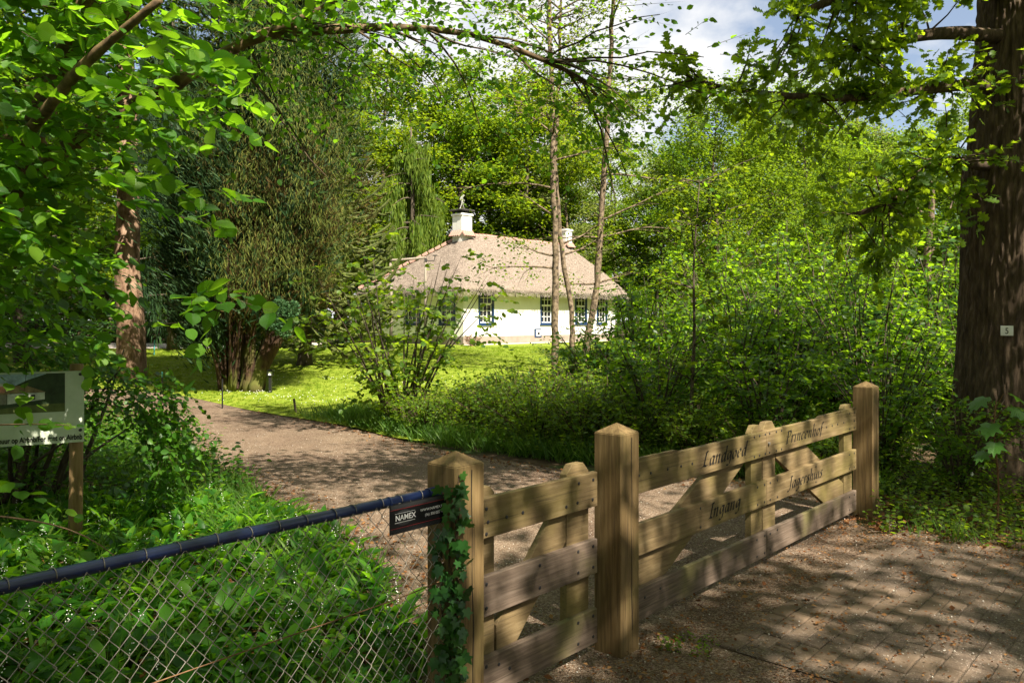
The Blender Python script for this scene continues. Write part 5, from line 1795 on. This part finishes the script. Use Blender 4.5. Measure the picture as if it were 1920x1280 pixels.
for pts, r0, r1 in hl:
    c = poly_pts([Vector(p) - HZO for p in pts], 26)
    mb = MB(); mb.tube(c, list(np.linspace(r0, r1, 26) * (1 + .07 * rng.normal(size=26))), 10)
    mb.build('limb', M['hazel_bark'], hz, smooth=True)
    HL_.append(c)


def spray_cloud(rng, ctr, rad, n, dmean, dspread, L, nleaf, size, tpl, tilt=.35, droop=.2):
    """twigs spread evenly through an ellipsoid"""
    p_ = norm(rng.normal(size=(n, 3))) * rng.random((n, 1)) ** (1 / 2.6) * np.array(rad) + np.array(ctr)
    d = np.array(dmean) + rng.normal(size=(n, 3)) * np.array(dspread)
    return sprays(rng, p_, d, L * rng.uniform(.6, 1.25, n), nleaf, size, tpl, tilt, droop)


def spray_parts(root, sets, tpl, leafm, crown='crown', twm=None, tw=.005, uv=False):
    lf = [np.concatenate([s[0][k] for s in sets]) for k in range(4)]
    inst(crown, leaves(crown, *lf, tpl, leafm, uv=uv), root)
    tws = [np.concatenate([s[1][k] for s in sets]) for k in range(4)]
    V, T, _ = leaf_arrays(tws[0], tws[1], tws[2], tws[3], T_TWIG, width=tw)
    tag(inst('twig', np_mesh('twig', V, T, twm or M['twig']), root), kind='stuff')


h0 = np.array(HZO)
sets = []
for ctr, rad, n, size in [
    ((-3.6, 5.6, 3.5), (1.5, 1.0, 1.0), 165, .108),
    ((-2.95, 4.9, 3.2), (.75, .8, .7), 62, .105),
    ((-3.9, 5.3, 2.6), (.85, .9, .75), 105, .105),
    ((-2.0, 4.4, 3.15), (.5, .5, .4), 16, .12),
    ((-2.0, 4.3, 2.38), (.45, .4, .15), 10, .115),
    ((-3.3, 5.2, 2.2), (.7, .6, .45), 38, .115),
    ((-3.5, 5.5, 1.7), (.75, .6, .35), 30, .11),
    ((-1.72, 4.2, 1.83), (.26, .2, .05), 5, .11),
    ((-2.6, 5.3, 4.2), (1.6, 1.2, .5), 120, .105),
    ((-3.9, 5.6, 4.3), (1.3, 1.0, .5), 90, .12), ((-5.2, 6.8, 3.2), (1.0, 1.0, 1.3), 120, .12),
    ((-2.3, 4.7, 5.7), (1.7, 1.2, .6), 120, .13), ((-3.6, 5.2, 6.3), (1.5, 1.2, .6), 70, .13)]:
    sets.append(spray_cloud(rng, np.array(ctr) - h0, rad, n, (.75, -.35, -.12), (.45, .45, .16), .48, 9, size, T_HAZ, .55, .22))
spray_parts(hz, sets, T_HAZ, M['hazel'], uv=True)
sets = []
c = HL_[1]
for k in range(400):
    u = rng.uniform(.56, 1.0) * 25
    a = int(min(u, 24))
    q = c[a] + (c[a + 1] - c[a]) * (u - a)
    dd = np.array([rng.normal() * .7 + .3, rng.normal() * .7, rng.normal() * .45 - .18])
    q = q + dd * rng.uniform(0, .75) + np.array([0, 0, rng.uniform(-.45, .25)])
    sets.append(sprays(rng, q[None], dd[None], np.array([rng.uniform(.25, .6)]), 8, .066, T_OVAL, .9, .25))
c = HL_[4]
for k in range(120):
    u = rng.uniform(.2, 1.0) * 25
    a = int(min(u, 24))
    q = c[a] + rng.normal(size=3) * np.array([.3, .4, .3])
    dd = rng.normal(size=3) * np.array([.7, .7, .4])
    sets.append(sprays(rng, q[None], dd[None], np.array([rng.uniform(.25, .6)]), 8, .068, T_OVAL, .9, .25))
spray_parts(hz, sets, T_OV6, M['hazel'], 'limb_foliage', uv=True)
# hanging side twigs below the long limb
mb = MB()
c = HL_[1]
for k in range(26):
    a = rng.integers(13, 25)
    l = limb_curve(rng, c[a], rng.uniform(-1, 1), rng.uniform(-1.1, .1), rng.uniform(.5, 1.5), 7, -.3, .12)
    mb.tube(l, list(np.linspace(.011, .003, 7)), 4)
mb.build('side_branch', M['twig'], hz)

# ---------------------------------------------------------------- shrubs: generator with stems, sprays
def shrub_proto(name, label, cat, group, seed, H, R, nst, nsp, L, nleaf, size, tpl, mat, bark, open_=0.0, droop=.2, uv=False, low=.15, spread=.04, arch=.15):
    rng = np.random.default_rng(seed)
    t = thing(name, label, cat, (0, 0, 0), 0, group)
    mb = MB()
    B, D = [], []
    for k in range(nst):
        az = k * 2.399 + rng.normal() * .3
        rr = R * math.sqrt(rng.random()) * .95
        h = H * rng.uniform(.7, 1.0) * (1 - .25 * (rr / R) ** 2)
        b = np.array([rng.normal() * .06 * R, rng.normal() * .06 * R, -.05])
        e = np.array([math.cos(az) * rr, math.sin(az) * rr, h])
        mid = b * .55 + e * .45 + np.array([0, 0, h * arch])
        c = poly_pts([b, mid, e], 9)
        mb.tube(c, list(np.linspace(.014 * H / 2 + .004, .003, 9)), 5)
        for q in range(max(1, nsp // nst)):
            u = rng.uniform(low, 1.0) * 8
            a = int(min(u, 7))
            B.append(c[a] + (c[a + 1] - c[a]) * (u - a) + rng.normal(size=3) * spread)
            o = rng.uniform(0, 2 * PI)
            D.append([math.cos(o) + .6 * math.cos(az), math.sin(o) + .6 * math.sin(az), rng.normal() * .35 + .1])
    s = sprays(rng, np.array(B), np.array(D), L * rng.uniform(.5, 1.3, len(B)), nleaf, size, tpl, .5, droop)
    mb.build('stem', bark, t, smooth=True)
    spray_parts(t, [s], tpl, mat, 'foliage', uv=uv)
    return t


# hornbeam boughs hanging beside and behind the notice board
hb = thing('hornbeam_shrub', 'dense hornbeam with hanging boughs behind the notice board', 'shrub', (-4.6, 7.4, 0))
rng = np.random.default_rng(111)
hb0 = np.array([-4.6, 7.4, 0])
sets = []
for ctr, rad, n, dm in [
    ((-4.75, 7.4, 1.7), (.95, 1.0, 1.1), 260, (.6, -.4, -.15)),
    ((-3.95, 6.9, 1.25), (.5, .5, .45), 110, (.7, -.3, -.3)),
    ((-3.25, 6.9, 1.05), (.3, .4, .3), 70, (.7, -.2, -.55)),
    ((-3.02, 6.8, .80), (.18, .25, .22), 34, (.5, -.2, -.8)),
    ((-2.92, 6.6, .56), (.10, .15, .16), 16, (.35, -.2, -1)),
    ((-5.4, 7.6, 2.4), (1.2, 1.2, 1.4), 260, (.4, -.5, -.1)),
    ((-4.9, 7.2, .7), (.9, .7, .6), 120, (.4, -.5, -.1))]:
    sets.append(spray_cloud(rng, np.array(ctr) - hb0, rad, n, dm, (.4, .4, .2), .38, 10, .072, T_OVAL, .45, .3))
spray_parts(hb, sets, T_OVAL, M['hornbeam'])
mb = MB()
for k in range(14):
    l = limb_curve(rng, (rng.normal() * .2, rng.normal() * .2, -.05), rng.uniform(-1.9, .6), rng.uniform(.9, 1.4), rng.uniform(1.0, 1.9), 8, -.3, .08)
    mb.tube(l, list(np.linspace(.03, .006, 8)), 6)
mb.build('stem', M['bark'], hb, smooth=True)
# sprig with big leaves in front of the board
sp_ = thing('hazel_sprig', 'hazel sprig with bright leaves across the notice board', 'plant', P(-90, 800, 4.5))
rng = np.random.default_rng(113)
o_ = np.array(P(-90, 800, 4.5))
sets = [sprays(rng, (np.array(P(40, 795, 4.5)) - o_)[None], np.array([[1, .1, .05]]), np.array([.32]), 9, .10, T_HAZ, .45, .12),
        sprays(rng, (np.array(P(-60, 900, 3.9)) - o_)[None], np.array([[1, .0, -.1]]), np.array([.55]), 12, .10, T_HAZ, .35, .25),
        sprays(rng, (np.array(P(-60, 985, 3.6)) - o_)[None], np.array([[1, .1, -.05]]), np.array([.7]), 13, .085, T_HAZ, .35, .28)]
spray_parts(sp_, sets, T_HAZ, M['hazel'], 'foliage', uv=True)
mb = MB(); mb.tube(poly_pts([(0, 0, 0), np.array(P(40, 795, 4.5)) - o_, np.array(P(130, 797, 4.5)) - o_], 8), [.006, .006, .005, .005, .004, .004, .003, .002], 5)
mb.build('stem', M['hazel_bark'], sp_)
mb = MB(); mb.tube(poly_pts([np.array(P(-90, 960, 3.7)) - o_, np.array(P(60, 975, 3.6)) - o_, np.array(P(160, 1005, 3.6)) - o_, np.array(P(240, 1060, 3.6)) - o_], 10), list(np.linspace(.006, .002, 10)), 5)
mb.build('stem', M['hazel_bark'], sp_)

# shrub before the lawn
o = shrub_proto('hazel_shrub', 'open many stemmed hazel shrub on path edge before the lawn', 'shrub', None, 121, 3.1, 1.8, 24, 370, .42, 8, .092, T_HAZ, M['herb_leaf'], M['bark'], low=.2, spread=.2, arch=.06)
put(o, -1.75, 12.6, 0, 1.0, first=True)

# thicket behind the gate
GT_ = 'shrubs of the thicket behind the gate'
th1 = shrub_proto('thicket_shrub', 'leafy green shrub crowded in the thicket behind the wide gate', 'shrub', GT_, 131, 2.0, 1.1, 24, 300, .36, 8, .088, T_OV4, M['thicket_leaf'], M['bark'])
th2 = shrub_proto('evergreen_shrub', 'dark evergreen shrub crowded in the thicket behind the wide gate', 'shrub', GT_, 132, 2.2, 1.25, 24, 330, .34, 9, .10, T_OV4, M['laurel_leaf'], M['bark'])
th3 = shrub_proto('thicket_shrub', 'tall loose shrub rising from the thicket behind the wide gate', 'shrub', GT_, 133, 3.3, 1.3, 18, 280, .44, 8, .102, T_OV4, M['thicket_leaf'], M['bark'], low=.25)
th4 = shrub_proto('bramble_shrub', 'low pale green shrub with brown twigs along the path edge', 'shrub', 'low shrubs along the path edge', 134, 1.05, .85, 34, 320, .24, 8, .058, T_OV4, M['herb_leaf'], M['twig'], low=.3)
seen_labels = {}
for pr, lst in ((th1, [(1.9, 10.2, 1), (3.0, 9.4, .9), (4.2, 8.9, .85), (3.7, 10.6, 1.05), (5.1, 10.4, 1), (2.6, 12.2, 1.1), (6.5, 11.0, 1.1), (4.4, 7.7, .62), (5.6, 12.6, 1.2), (7.6, 12.8, 1.2), (1.6, 14.0, 1.0), (8.8, 15.2, 1.4), (6.8, 9.3, .9), (3.9, 13.8, 1.25), (4.1, 15.6, 1.3)]),
                (th2, [(4.4, 13.4, .95), (5.4, 13.0, 1.05), (6.4, 13.9, 1.1), (3.4, 15.2, .9), (7.6, 12.0, .95), (5.0, 16.5, 1.1), (7.5, 17, 1.2), (9.8, 13.2, 1.1), (10.5, 18, 1.3)]),
                (th3, [(4.3, 13.0, 1.05), (6.2, 16.0, 1.2), (8.2, 14.6, 1.25), (3.1, 16.6, 1.0), (10.2, 16.0, 1.35), (6.9, 19.5, 1.35), (5.4, 21.0, 1.2), (9.2, 11.2, 1.1), (4.9, 18.6, 1.2), (12.5, 19.0, 1.5), (7.0, 14.8, 1.1), (3.2, 11.4, .85), (5.0, 11.2, .95), (6.6, 12.2, 1.0), (2.2, 14.0, .9)]),
                (th4, [(.35, 10.6, 1.0), (.95, 10.2, 1.0), (1.55, 9.8, .95), (2.15, 9.35, .9), (-.15, 11.4, 1.0), (.6, 11.5, 1.1), (1.3, 11.2, 1.1), (-.7, 11.9, .9), (2.7, 8.95, .75), (1.0, 12.6, 1.1), (3.35, 8.5, .7), (2.1, 10.9, 1.0), (-1.3, 11.7, .8), (0.1, 12.8, 1.1)])):
    for k, (x, y, s) in enumerate(lst):
        kind_ = {th1: 'leafy green shrub', th2: 'dark evergreen shrub', th3: 'tall loose shrub', th4: 'low twiggy shrub'}[pr]
        lab = '%s in the thicket %s, %s' % (kind_, 'front' if y < 10.7 else 'middle' if y < 14.5 else 'back', place_words(x, y, GATE_MARKS))
        if lab in seen_labels:
            lab = lab.replace(' in the', ', ' + ('smaller' if s < seen_labels[lab] else 'larger' if s > seen_labels[lab] else 'rearmost') + ', in the', 1)
        seen_labels[lab] = s
        put(pr, x, y, random.random() * 6.28, s, lab, first=(k == 0))

LS = 'shrubs across the lane'  # unseen shrub row behind the camera, added to block low sky light
for k, (x, y) in enumerate([(-9, -5), (-6, -6.5), (-3, -7.5), (0, -8), (3.2, -8), (6.2, -7.5), (9, -7), (12, -5.5), (14, -3), (-11, -2), (15, 3.5), (-11.5, 1.5)]):
    put((th1, th3)[k % 2], x, y, random.random() * 6.28, (2.3, 1.7)[k % 2], 'leafy shrub on the far side of the lane', LS)

# thin dark sapling in the thicket
rng = np.random.default_rng(141)
sp2 = thing('sapling', 'thin dark stemmed sapling rising above the wide gate', 'tree', (2.2, 9.7, 0))
c = poly_pts([(0, 0, -.05), (.02, 0, .7), (.06, .02, 1.5), (.05, 0, 2.4), (.12, 0, 3.4)], 16)
mb = MB(); mb.tube(c, list(np.linspace(.032, .006, 16)), 8)
B, D = [], []
for k in range(22):
    a = rng.integers(5, 16)
    l = limb_curve(rng, c[a], k * 2.4, rng.uniform(.15, .6), rng.uniform(.4, 1.0), 6, -.2, .08)
    mb.tube(l, list(np.linspace(.009, .003, 6)), 4)
    for q in range(5):
        i0 = rng.integers(2, 6)
        B.append(l[i0]); D.append(l[i0] - l[i0 - 1] + rng.normal(size=3) * .08)
mb.build('trunk', M['bark'], sp2, smooth=True)
spray_parts(sp2, [sprays(rng, np.array(B), np.array(D), rng.uniform(.2, .4, len(B)), 8, .08, T_OVAL, .45, .2)], T_OVAL, M['wood_leaf'])

# flowering bush by the cottage corner
o = shrub_proto('flowering_bush', 'pink flowering bush against the cottage corner', 'shrub', None, 142, .9, .8, 14, 160, .24, 7, .09, T_OVAL, M['pink'], M['twig'])
put(o, -1.75, 33.9, 0, .65, first=True)
o = shrub_proto('rose_bush', 'dark green bush at the foot of the slim trunks', 'shrub', None, 143, 1.15, 1.1, 20, 220, .3, 8, .075, T_OVAL, M['laurel_leaf'], M['twig'])
put(o, 1.55, 20.4, 0, 1.0, first=True)
put(o, 2.9, 20.0, 2.0, 1.1, 'dark green bush right of the slim trunks on lawn edge')

# ---------------------------------------------------------------- ground plants
def inside_poly(x, y, poly):
    c = np.zeros(len(x), bool)
    n = len(poly)
    for i in range(n):
        x1, y1 = poly[i]; x2, y2 = poly[(i + 1) % n]
        m_ = ((y1 > y) != (y2 > y)) & (x < (x2 - x1) * (y - y1) / (y2 - y1 + 1e-12) + x1)
        c ^= m_
    return c


def poly_scatter(rng, poly, n):
    p_ = np.array(poly)
    lo, hi = p_.min(0), p_.max(0)
    out = np.zeros((0, 2))
    while len(out) < n:
        q = rng.uniform(lo, hi, (n * 2, 2))
        out = np.concatenate([out, q[inside_poly(q[:, 0], q[:, 1], poly)]])
    return out[:n]


rng = np.random.default_rng(151)
fl0, fl1 = F(-.02, .16), F(-3.2, .16)
LILY = [(-.34, 3.45), (-.44, 4.1), (-.74, 4.85), (-1.15, 5.9), (-1.9, 6.8), (-3.0, 7.4), (-4.4, 7.4), (-4.2, 4.0), (-2.6, .9), (-2.0, 1.05), (-.35, 2.95)]
LILY = [(F(-.03, .2).x, F(-.03, .2).y)] + LILY[:-1] + [(F(-2.2, .16).x, F(-2.2, .16).y)]
xy = poly_scatter(rng, LILY, 6600)
n = len(xy)
d = np.hypot(xy[:, 0], xy[:, 1])
a = rng.uniform(0, 2 * PI, n)
el = rng.uniform(.5, 1.25, n)
ax = np.stack([np.cos(a) * np.cos(el), np.sin(a) * np.cos(el), np.sin(el)], -1)
nr = np.stack([-np.cos(a) * np.sin(el), -np.sin(a) * np.sin(el), np.cos(el)], -1) + rng.normal(size=(n, 3)) * .18
hgt = np.clip(rng.uniform(-.02, .12, n), 0, 1)
pos = np.stack([xy[:, 0], xy[:, 1], -.04 + hgt], -1)
tag(inst('lily_of_the_valley', leaves('lily_of_the_valley', pos, ax, nr, rng.uniform(.09, .205, n), T_LILY, M['lily_leaf'])), kind='stuff')
xy = poly_scatter(rng, LILY, 240)
bp, bs = [], []
stm = MB()
for x, y in xy:
    h = rng.uniform(.12, .24)
    az = rng.uniform(0, 2 * PI)
    for k in range(rng.integers(3, 8)):
        t = .5 + k * .08 + rng.normal() * .02
        bp.append((x + math.cos(az) * (.04 * t + .012) + rng.normal() * .006, y + math.sin(az) * (.04 * t + .012) + rng.normal() * .006, h * t + .01 + rng.normal() * .004))
        bs.append(.0050 - .0003 * k)
    stm.tube([(x, y, -.03), (x + math.cos(az) * .015, y + math.sin(az) * .015, h * .6), (x + math.cos(az) * .045, y + math.sin(az) * .045, h)], [.0018, .0016, .001], 3)
bp = np.array(bp)
lo = tag(inst('white_bells', leaves('white_bells', bp, horiz(rng, len(bp)), up_normals(rng, len(bp), .3), np.array(bs), T_OCT, M['white_petal'])), kind='stuff')
tag(stm.build('flower_stalks', M['grass_blade'], lo), kind='stuff')
LILYP = LILY
# taller grass on the near path edge, beyond the lilies
GRS = [(-.72, 4.0), (-1.0, 4.9), (-1.35, 6.0), (-2.05, 7.0), (-2.85, 8.2), (-3.9, 9.6), (-5.6, 12.2), (-6.6, 11.6), (-4.6, 8.6), (-3.2, 7.2), (-2.2, 5.9), (-1.5, 4.8)]


def grass(name, poly, n, h0, h1, mat, seed, wd=.55, z0=-.03):
    rng = np.random.default_rng(seed)
    nt = n // 9
    c = poly_scatter(rng, poly, nt)
    xy = c[rng.integers(0, nt, n)] + rng.normal(size=(n, 2)) * .035
    a = rng.uniform(0, 2 * PI, n)
    el = rng.uniform(.75, 1.5, n)
    ax = np.stack([np.cos(a) * np.cos(el), np.sin(a) * np.cos(el), np.sin(el)], -1)
    nr = np.stack([-np.cos(a) * np.sin(el), -np.sin(a) * np.sin(el), np.cos(el)], -1)
    L = rng.uniform(h0, h1, n)
    pos = np.stack([xy[:, 0], xy[:, 1], gz(xy[:, 0], xy[:, 1]) + z0], -1)
    return tag(inst(name, leaves(name, pos, ax, nr, L, T_BLADE, mat, width=np.clip(L, .08, .4) * wd)), kind='stuff')


grass('tall_grass', GRS, 8000, .08, .25, M['grass_blade'], 161)
EDGE = [(-3.2, 13.1), (-2.7, 12.72), (-1.0, 10.7), (.2, 9.8), (1.2, 9.1), (2.6, 8.45), (3.5, 7.6), (3.9, 8.0), (2.6, 9.2), (.9, 10.6), (-.8, 11.8), (-2.2, 13.3), (-2.9, 13.5)]
grass('edge_grass', EDGE, 7000, .10, .36, M['grass_blade'], 162)
TALL = [(-3.6, 13.5), (-2.2, 12.4), (-1.0, 11.1), (.4, 10.9), (.6, 13.5), (-1.5, 14.2), (-3.0, 14.6)]
grass('meadow_grass', TALL, 4500, .12, .34, M['grass_blade'], 163)
LAWNP = [(-14, 20.5), (-9.5, 18.1), (-7.4, 17.15), (-4.75, 14.55), (-2.75, 12.8), (-1.0, 11.2), (2.5, 11.2), (5.5, 14), (9, 22), (5, 34), (-1, 33), (-7, 36), (-11, 32), (-14, 31.3)]
grass('lawn_grass', LAWNP, 140000, .025, .07, M['lawn_blade'], 164, wd=1.3, z0=-.015)
rng = np.random.default_rng(171)
c = np.array([(-4.6, 16.3), (-5.6, 17.0), (-3.7, 15.4), (-3.0, 17.8), (-7.2, 21.5), (-6.6, 19.5), (-2.0, 19), (-8.5, 23), (-4.2, 20)])
xy = c[rng.integers(0, len(c), 320)] + rng.normal(size=(320, 2)) * np.array([.5, .4])
pos = np.stack([xy[:, 0], xy[:, 1], gz(xy[:, 0], xy[:, 1]) + .055], -1)
tag(inst('daisies', leaves('daisies', pos, horiz(rng, 320), up_normals(rng, 320, .4), rng.uniform(.008, .012, 320), T_OCT, M['white_petal'])), kind='stuff')


def herbs(name, poly, n, h0, h1, size, mat, seed, tpl=T_OV4, per=7):
    rng = np.random.default_rng(seed)
    xy = poly_scatter(rng, poly, n)
    b = np.stack([xy[:, 0], xy[:, 1], gz(xy[:, 0], xy[:, 1]) - .03], -1)
    d = np.stack([rng.normal(size=n) * .35, rng.normal(size=n) * .35, np.ones(n)], -1)
    L = rng.uniform(h0, h1, n)
    t = (np.arange(per) + 1.0) / per
    pos = b[:, None] + norm(d)[:, None] * (L[:, None] * t)[..., None]
    nn = n * per
    pos = pos.reshape(-1, 3)
    ax = horiz(rng, nn, .1, .3)
    V1, T1, _ = leaf_arrays(pos, ax, up_normals(rng, nn, .45), size * rng.uniform(.6, 1.3, nn), tpl)
    o = tag(inst(name, np_mesh(name, V1, T1, mat)), kind='stuff')
    V2, T2, _ = leaf_arrays(b, d, np.tile([0., 1., .1], (n, 1)), L, T_TWIG, width=.004)
    tag(inst('herb_stalks', np_mesh('herb_stalks', V2, T2, M['twig']), o), kind='stuff')


OAKH = [(3.0, 6.25), (3.9, 5.65), (4.9, 4.9), (6.2, 4.2), (8.5, 5.5), (8.0, 9.0), (5.0, 9.0), (3.55, 7.7), (3.35, 6.9), (2.95, 6.6)]
herbs('woodland_herbs', OAKH, 2700, .08, .32, .042, M['herb_leaf'], 181)
grass('verge_grass', [(3.1, 6.2), (3.9, 5.65), (5.0, 4.85), (5.6, 5.2), (4.4, 6.3), (3.5, 6.7)], 900, .06, .2, M['grass_blade'], 182)
EDGE2 = [(3.3, 7.8), (2.4, 8.7), (1.0, 9.3), (-.1, 10.2), (-1.0, 11.2), (-.3, 13.0), (2.0, 13.5), (5.5, 11), (4.6, 8.8)]
herbs('undergrowth', EDGE2, 5200, .15, .75, .05, M['herb_leaf'], 183, per=8)
herbs('dark_undergrowth', [(-6.5, 6.6), (-3.3, 7.4), (-2.4, 7.6), (-3.6, 9.5), (-5.4, 12.2), (-8, 14), (-10, 10)], 2600, .1, .5, .06, M['hornbeam'], 184)
herbs('weed_tuft', [tuple(F(1.36, -.02).xy), tuple(F(1.62, -.05).xy), tuple(F(1.66, -.32).xy), tuple(F(1.42, -.36).xy)], 40, .02, .07, .022, M['herb_leaf'], 185, per=4)
herbs('mixed_weeds', LILYP, 520, .10, .34, .036, M['herb_leaf'], 186)
grass('weed_grass', LILYP, 1500, .12, .34, M['grass_blade'], 187)
q = poly_scatter(np.random.default_rng(188), LILYP, 1200)
rng = np.random.default_rng(189)
tag(inst('dead_leaves', leaves('dead_leaves', np.stack([q[:, 0], q[:, 1], rng.uniform(-.03, .03, len(q))], -1), horiz(rng, len(q), 0, .4), up_normals(rng, len(q), .6), rng.uniform(.03, .08, len(q)), T_OVAL, M['litter'])), kind='stuff')
pe = []
for k in range(2600):
    i, u = rng.integers(40, 165), rng.choice([0, 1]) + 0.0
    u = abs(u - abs(rng.normal()) * .07)
    c = PLN[i] * (1 - u) + PRN[i] * u
    pe.append((c[0] + rng.normal() * .05, c[1] + rng.normal() * .05, gzf(c[0], c[1]) - .012))
pe = np.array(pe)
tag(inst('path_litter', leaves('path_litter', pe, horiz(rng, len(pe), 0, .3), up_normals(rng, len(pe), .4), rng.uniform(.015, .05, len(pe)), T_DIA, M['litter'])), kind='stuff')
# dead leaves on the woodland floor by the oak
q = poly_scatter(rng, OAKH, 3000)
tag(inst('oak_litter', leaves('oak_litter', np.stack([q[:, 0], q[:, 1], np.full(len(q), -.03)], -1), horiz(rng, len(q), 0, .3), up_normals(rng, len(q), .5), rng.uniform(.04, .09, len(q)), T_OVAL, M['litter'])), kind='stuff')

# big-leaved sapling before the oak
ms = thing('maple_sapling', 'young sapling with big drooping pale leaves before the oak', 'plant', (P(1868, 0, 6.3).x, 6.3, 0))
rng = np.random.default_rng(191)
mb = MB(); mb.tube(poly_pts([(0, 0, -.05), (.02, 0, .4), (-.02, 0, .8), (.0, 0, 1.05)], 8), list(np.linspace(.009, .004, 8)), 6)
L_, A_, N_, S_ = [], [], [], []
for k, (az, z, ln, s) in enumerate([(3.3, 1.05, .10, .19), (-.3, 1.08, .10, .19), (-1.2, .98, .13, .17), (3.9, .85, .13, .17), (-.5, .80, .17, .18), (-.15, .55, .2, .21), (-2.2, .7, .1, .15), (2.2, .9, .1, .15), (3.5, .62, .12, .14)]):
    e = np.array([math.cos(az) * ln, math.sin(az) * ln, z + .03])
    mb.tube([(0, 0, z - .08), e * np.array([.5, .5, 1]), e], [.004, .003, .0025], 4)
    L_.append(e); A_.append([math.cos(az) * .8, math.sin(az) * .8, -.62]); N_.append([math.cos(az) * .55, math.sin(az) * .55, .8]); S_.append(s)
mb.build('stem', M['rust'], ms, smooth=True)
mlv = MB()
for e, a_, n_, s_ in zip(L_, A_, N_, S_):
    inst('leaf', leaves('leaf', np.array([e]), np.array([a_]), np.array([n_]), s_, T_MAPLE, M['sapling_leaf'], uv=True), ms)

# ivy on the first post
iv = thing('ivy', 'ivy climbing the corner of the post by the blue rail', 'ivy', F(0), ANG)
rng = np.random.default_rng(201)
ip, ia, inn, isz = [], [], [], []
stems = MB()
for k in range(7):
    z, x, onleft = 0.0, rng.uniform(-.06, .012), True
    pts = []
    top = rng.uniform(.98, 1.09) if k % 3 else rng.uniform(.5, .9)
    while z < top:
        x = np.clip(x + rng.normal() * .009, -.075, .02)
        pts.append((-.004, -x, z) if x < 0 else (x, -.004, z))
        z += .04
    stems.tube(pts, .0028, 4)
    for p_ in pts[1:]:
        for q in range(2 if p_[2] > .25 else 1):
            if rng.random() < .85:
                left = p_[1] > 0
                nrm = np.array([-1.0, -.25, .15]) if left else np.array([-.35, -1.0, .15])
                ip.append(np.array(p_) + nrm * rng.uniform(.004, .04) + rng.normal(size=3) * .014)
                ia.append(np.array([rng.normal() * .5, rng.normal() * .5, -.9]))
                inn.append(nrm + rng.normal(size=3) * .35)
                isz.append(rng.uniform(.028, .062))
ip = np.array(ip)
stems.build('stem', M['twig'], iv, smooth=True)
tag(inst('ivy_leaves', leaves('ivy_leaves', ip, np.array(ia), np.array(inn), np.array(isz), T_IVY, M['ivy']), iv), kind='stuff')
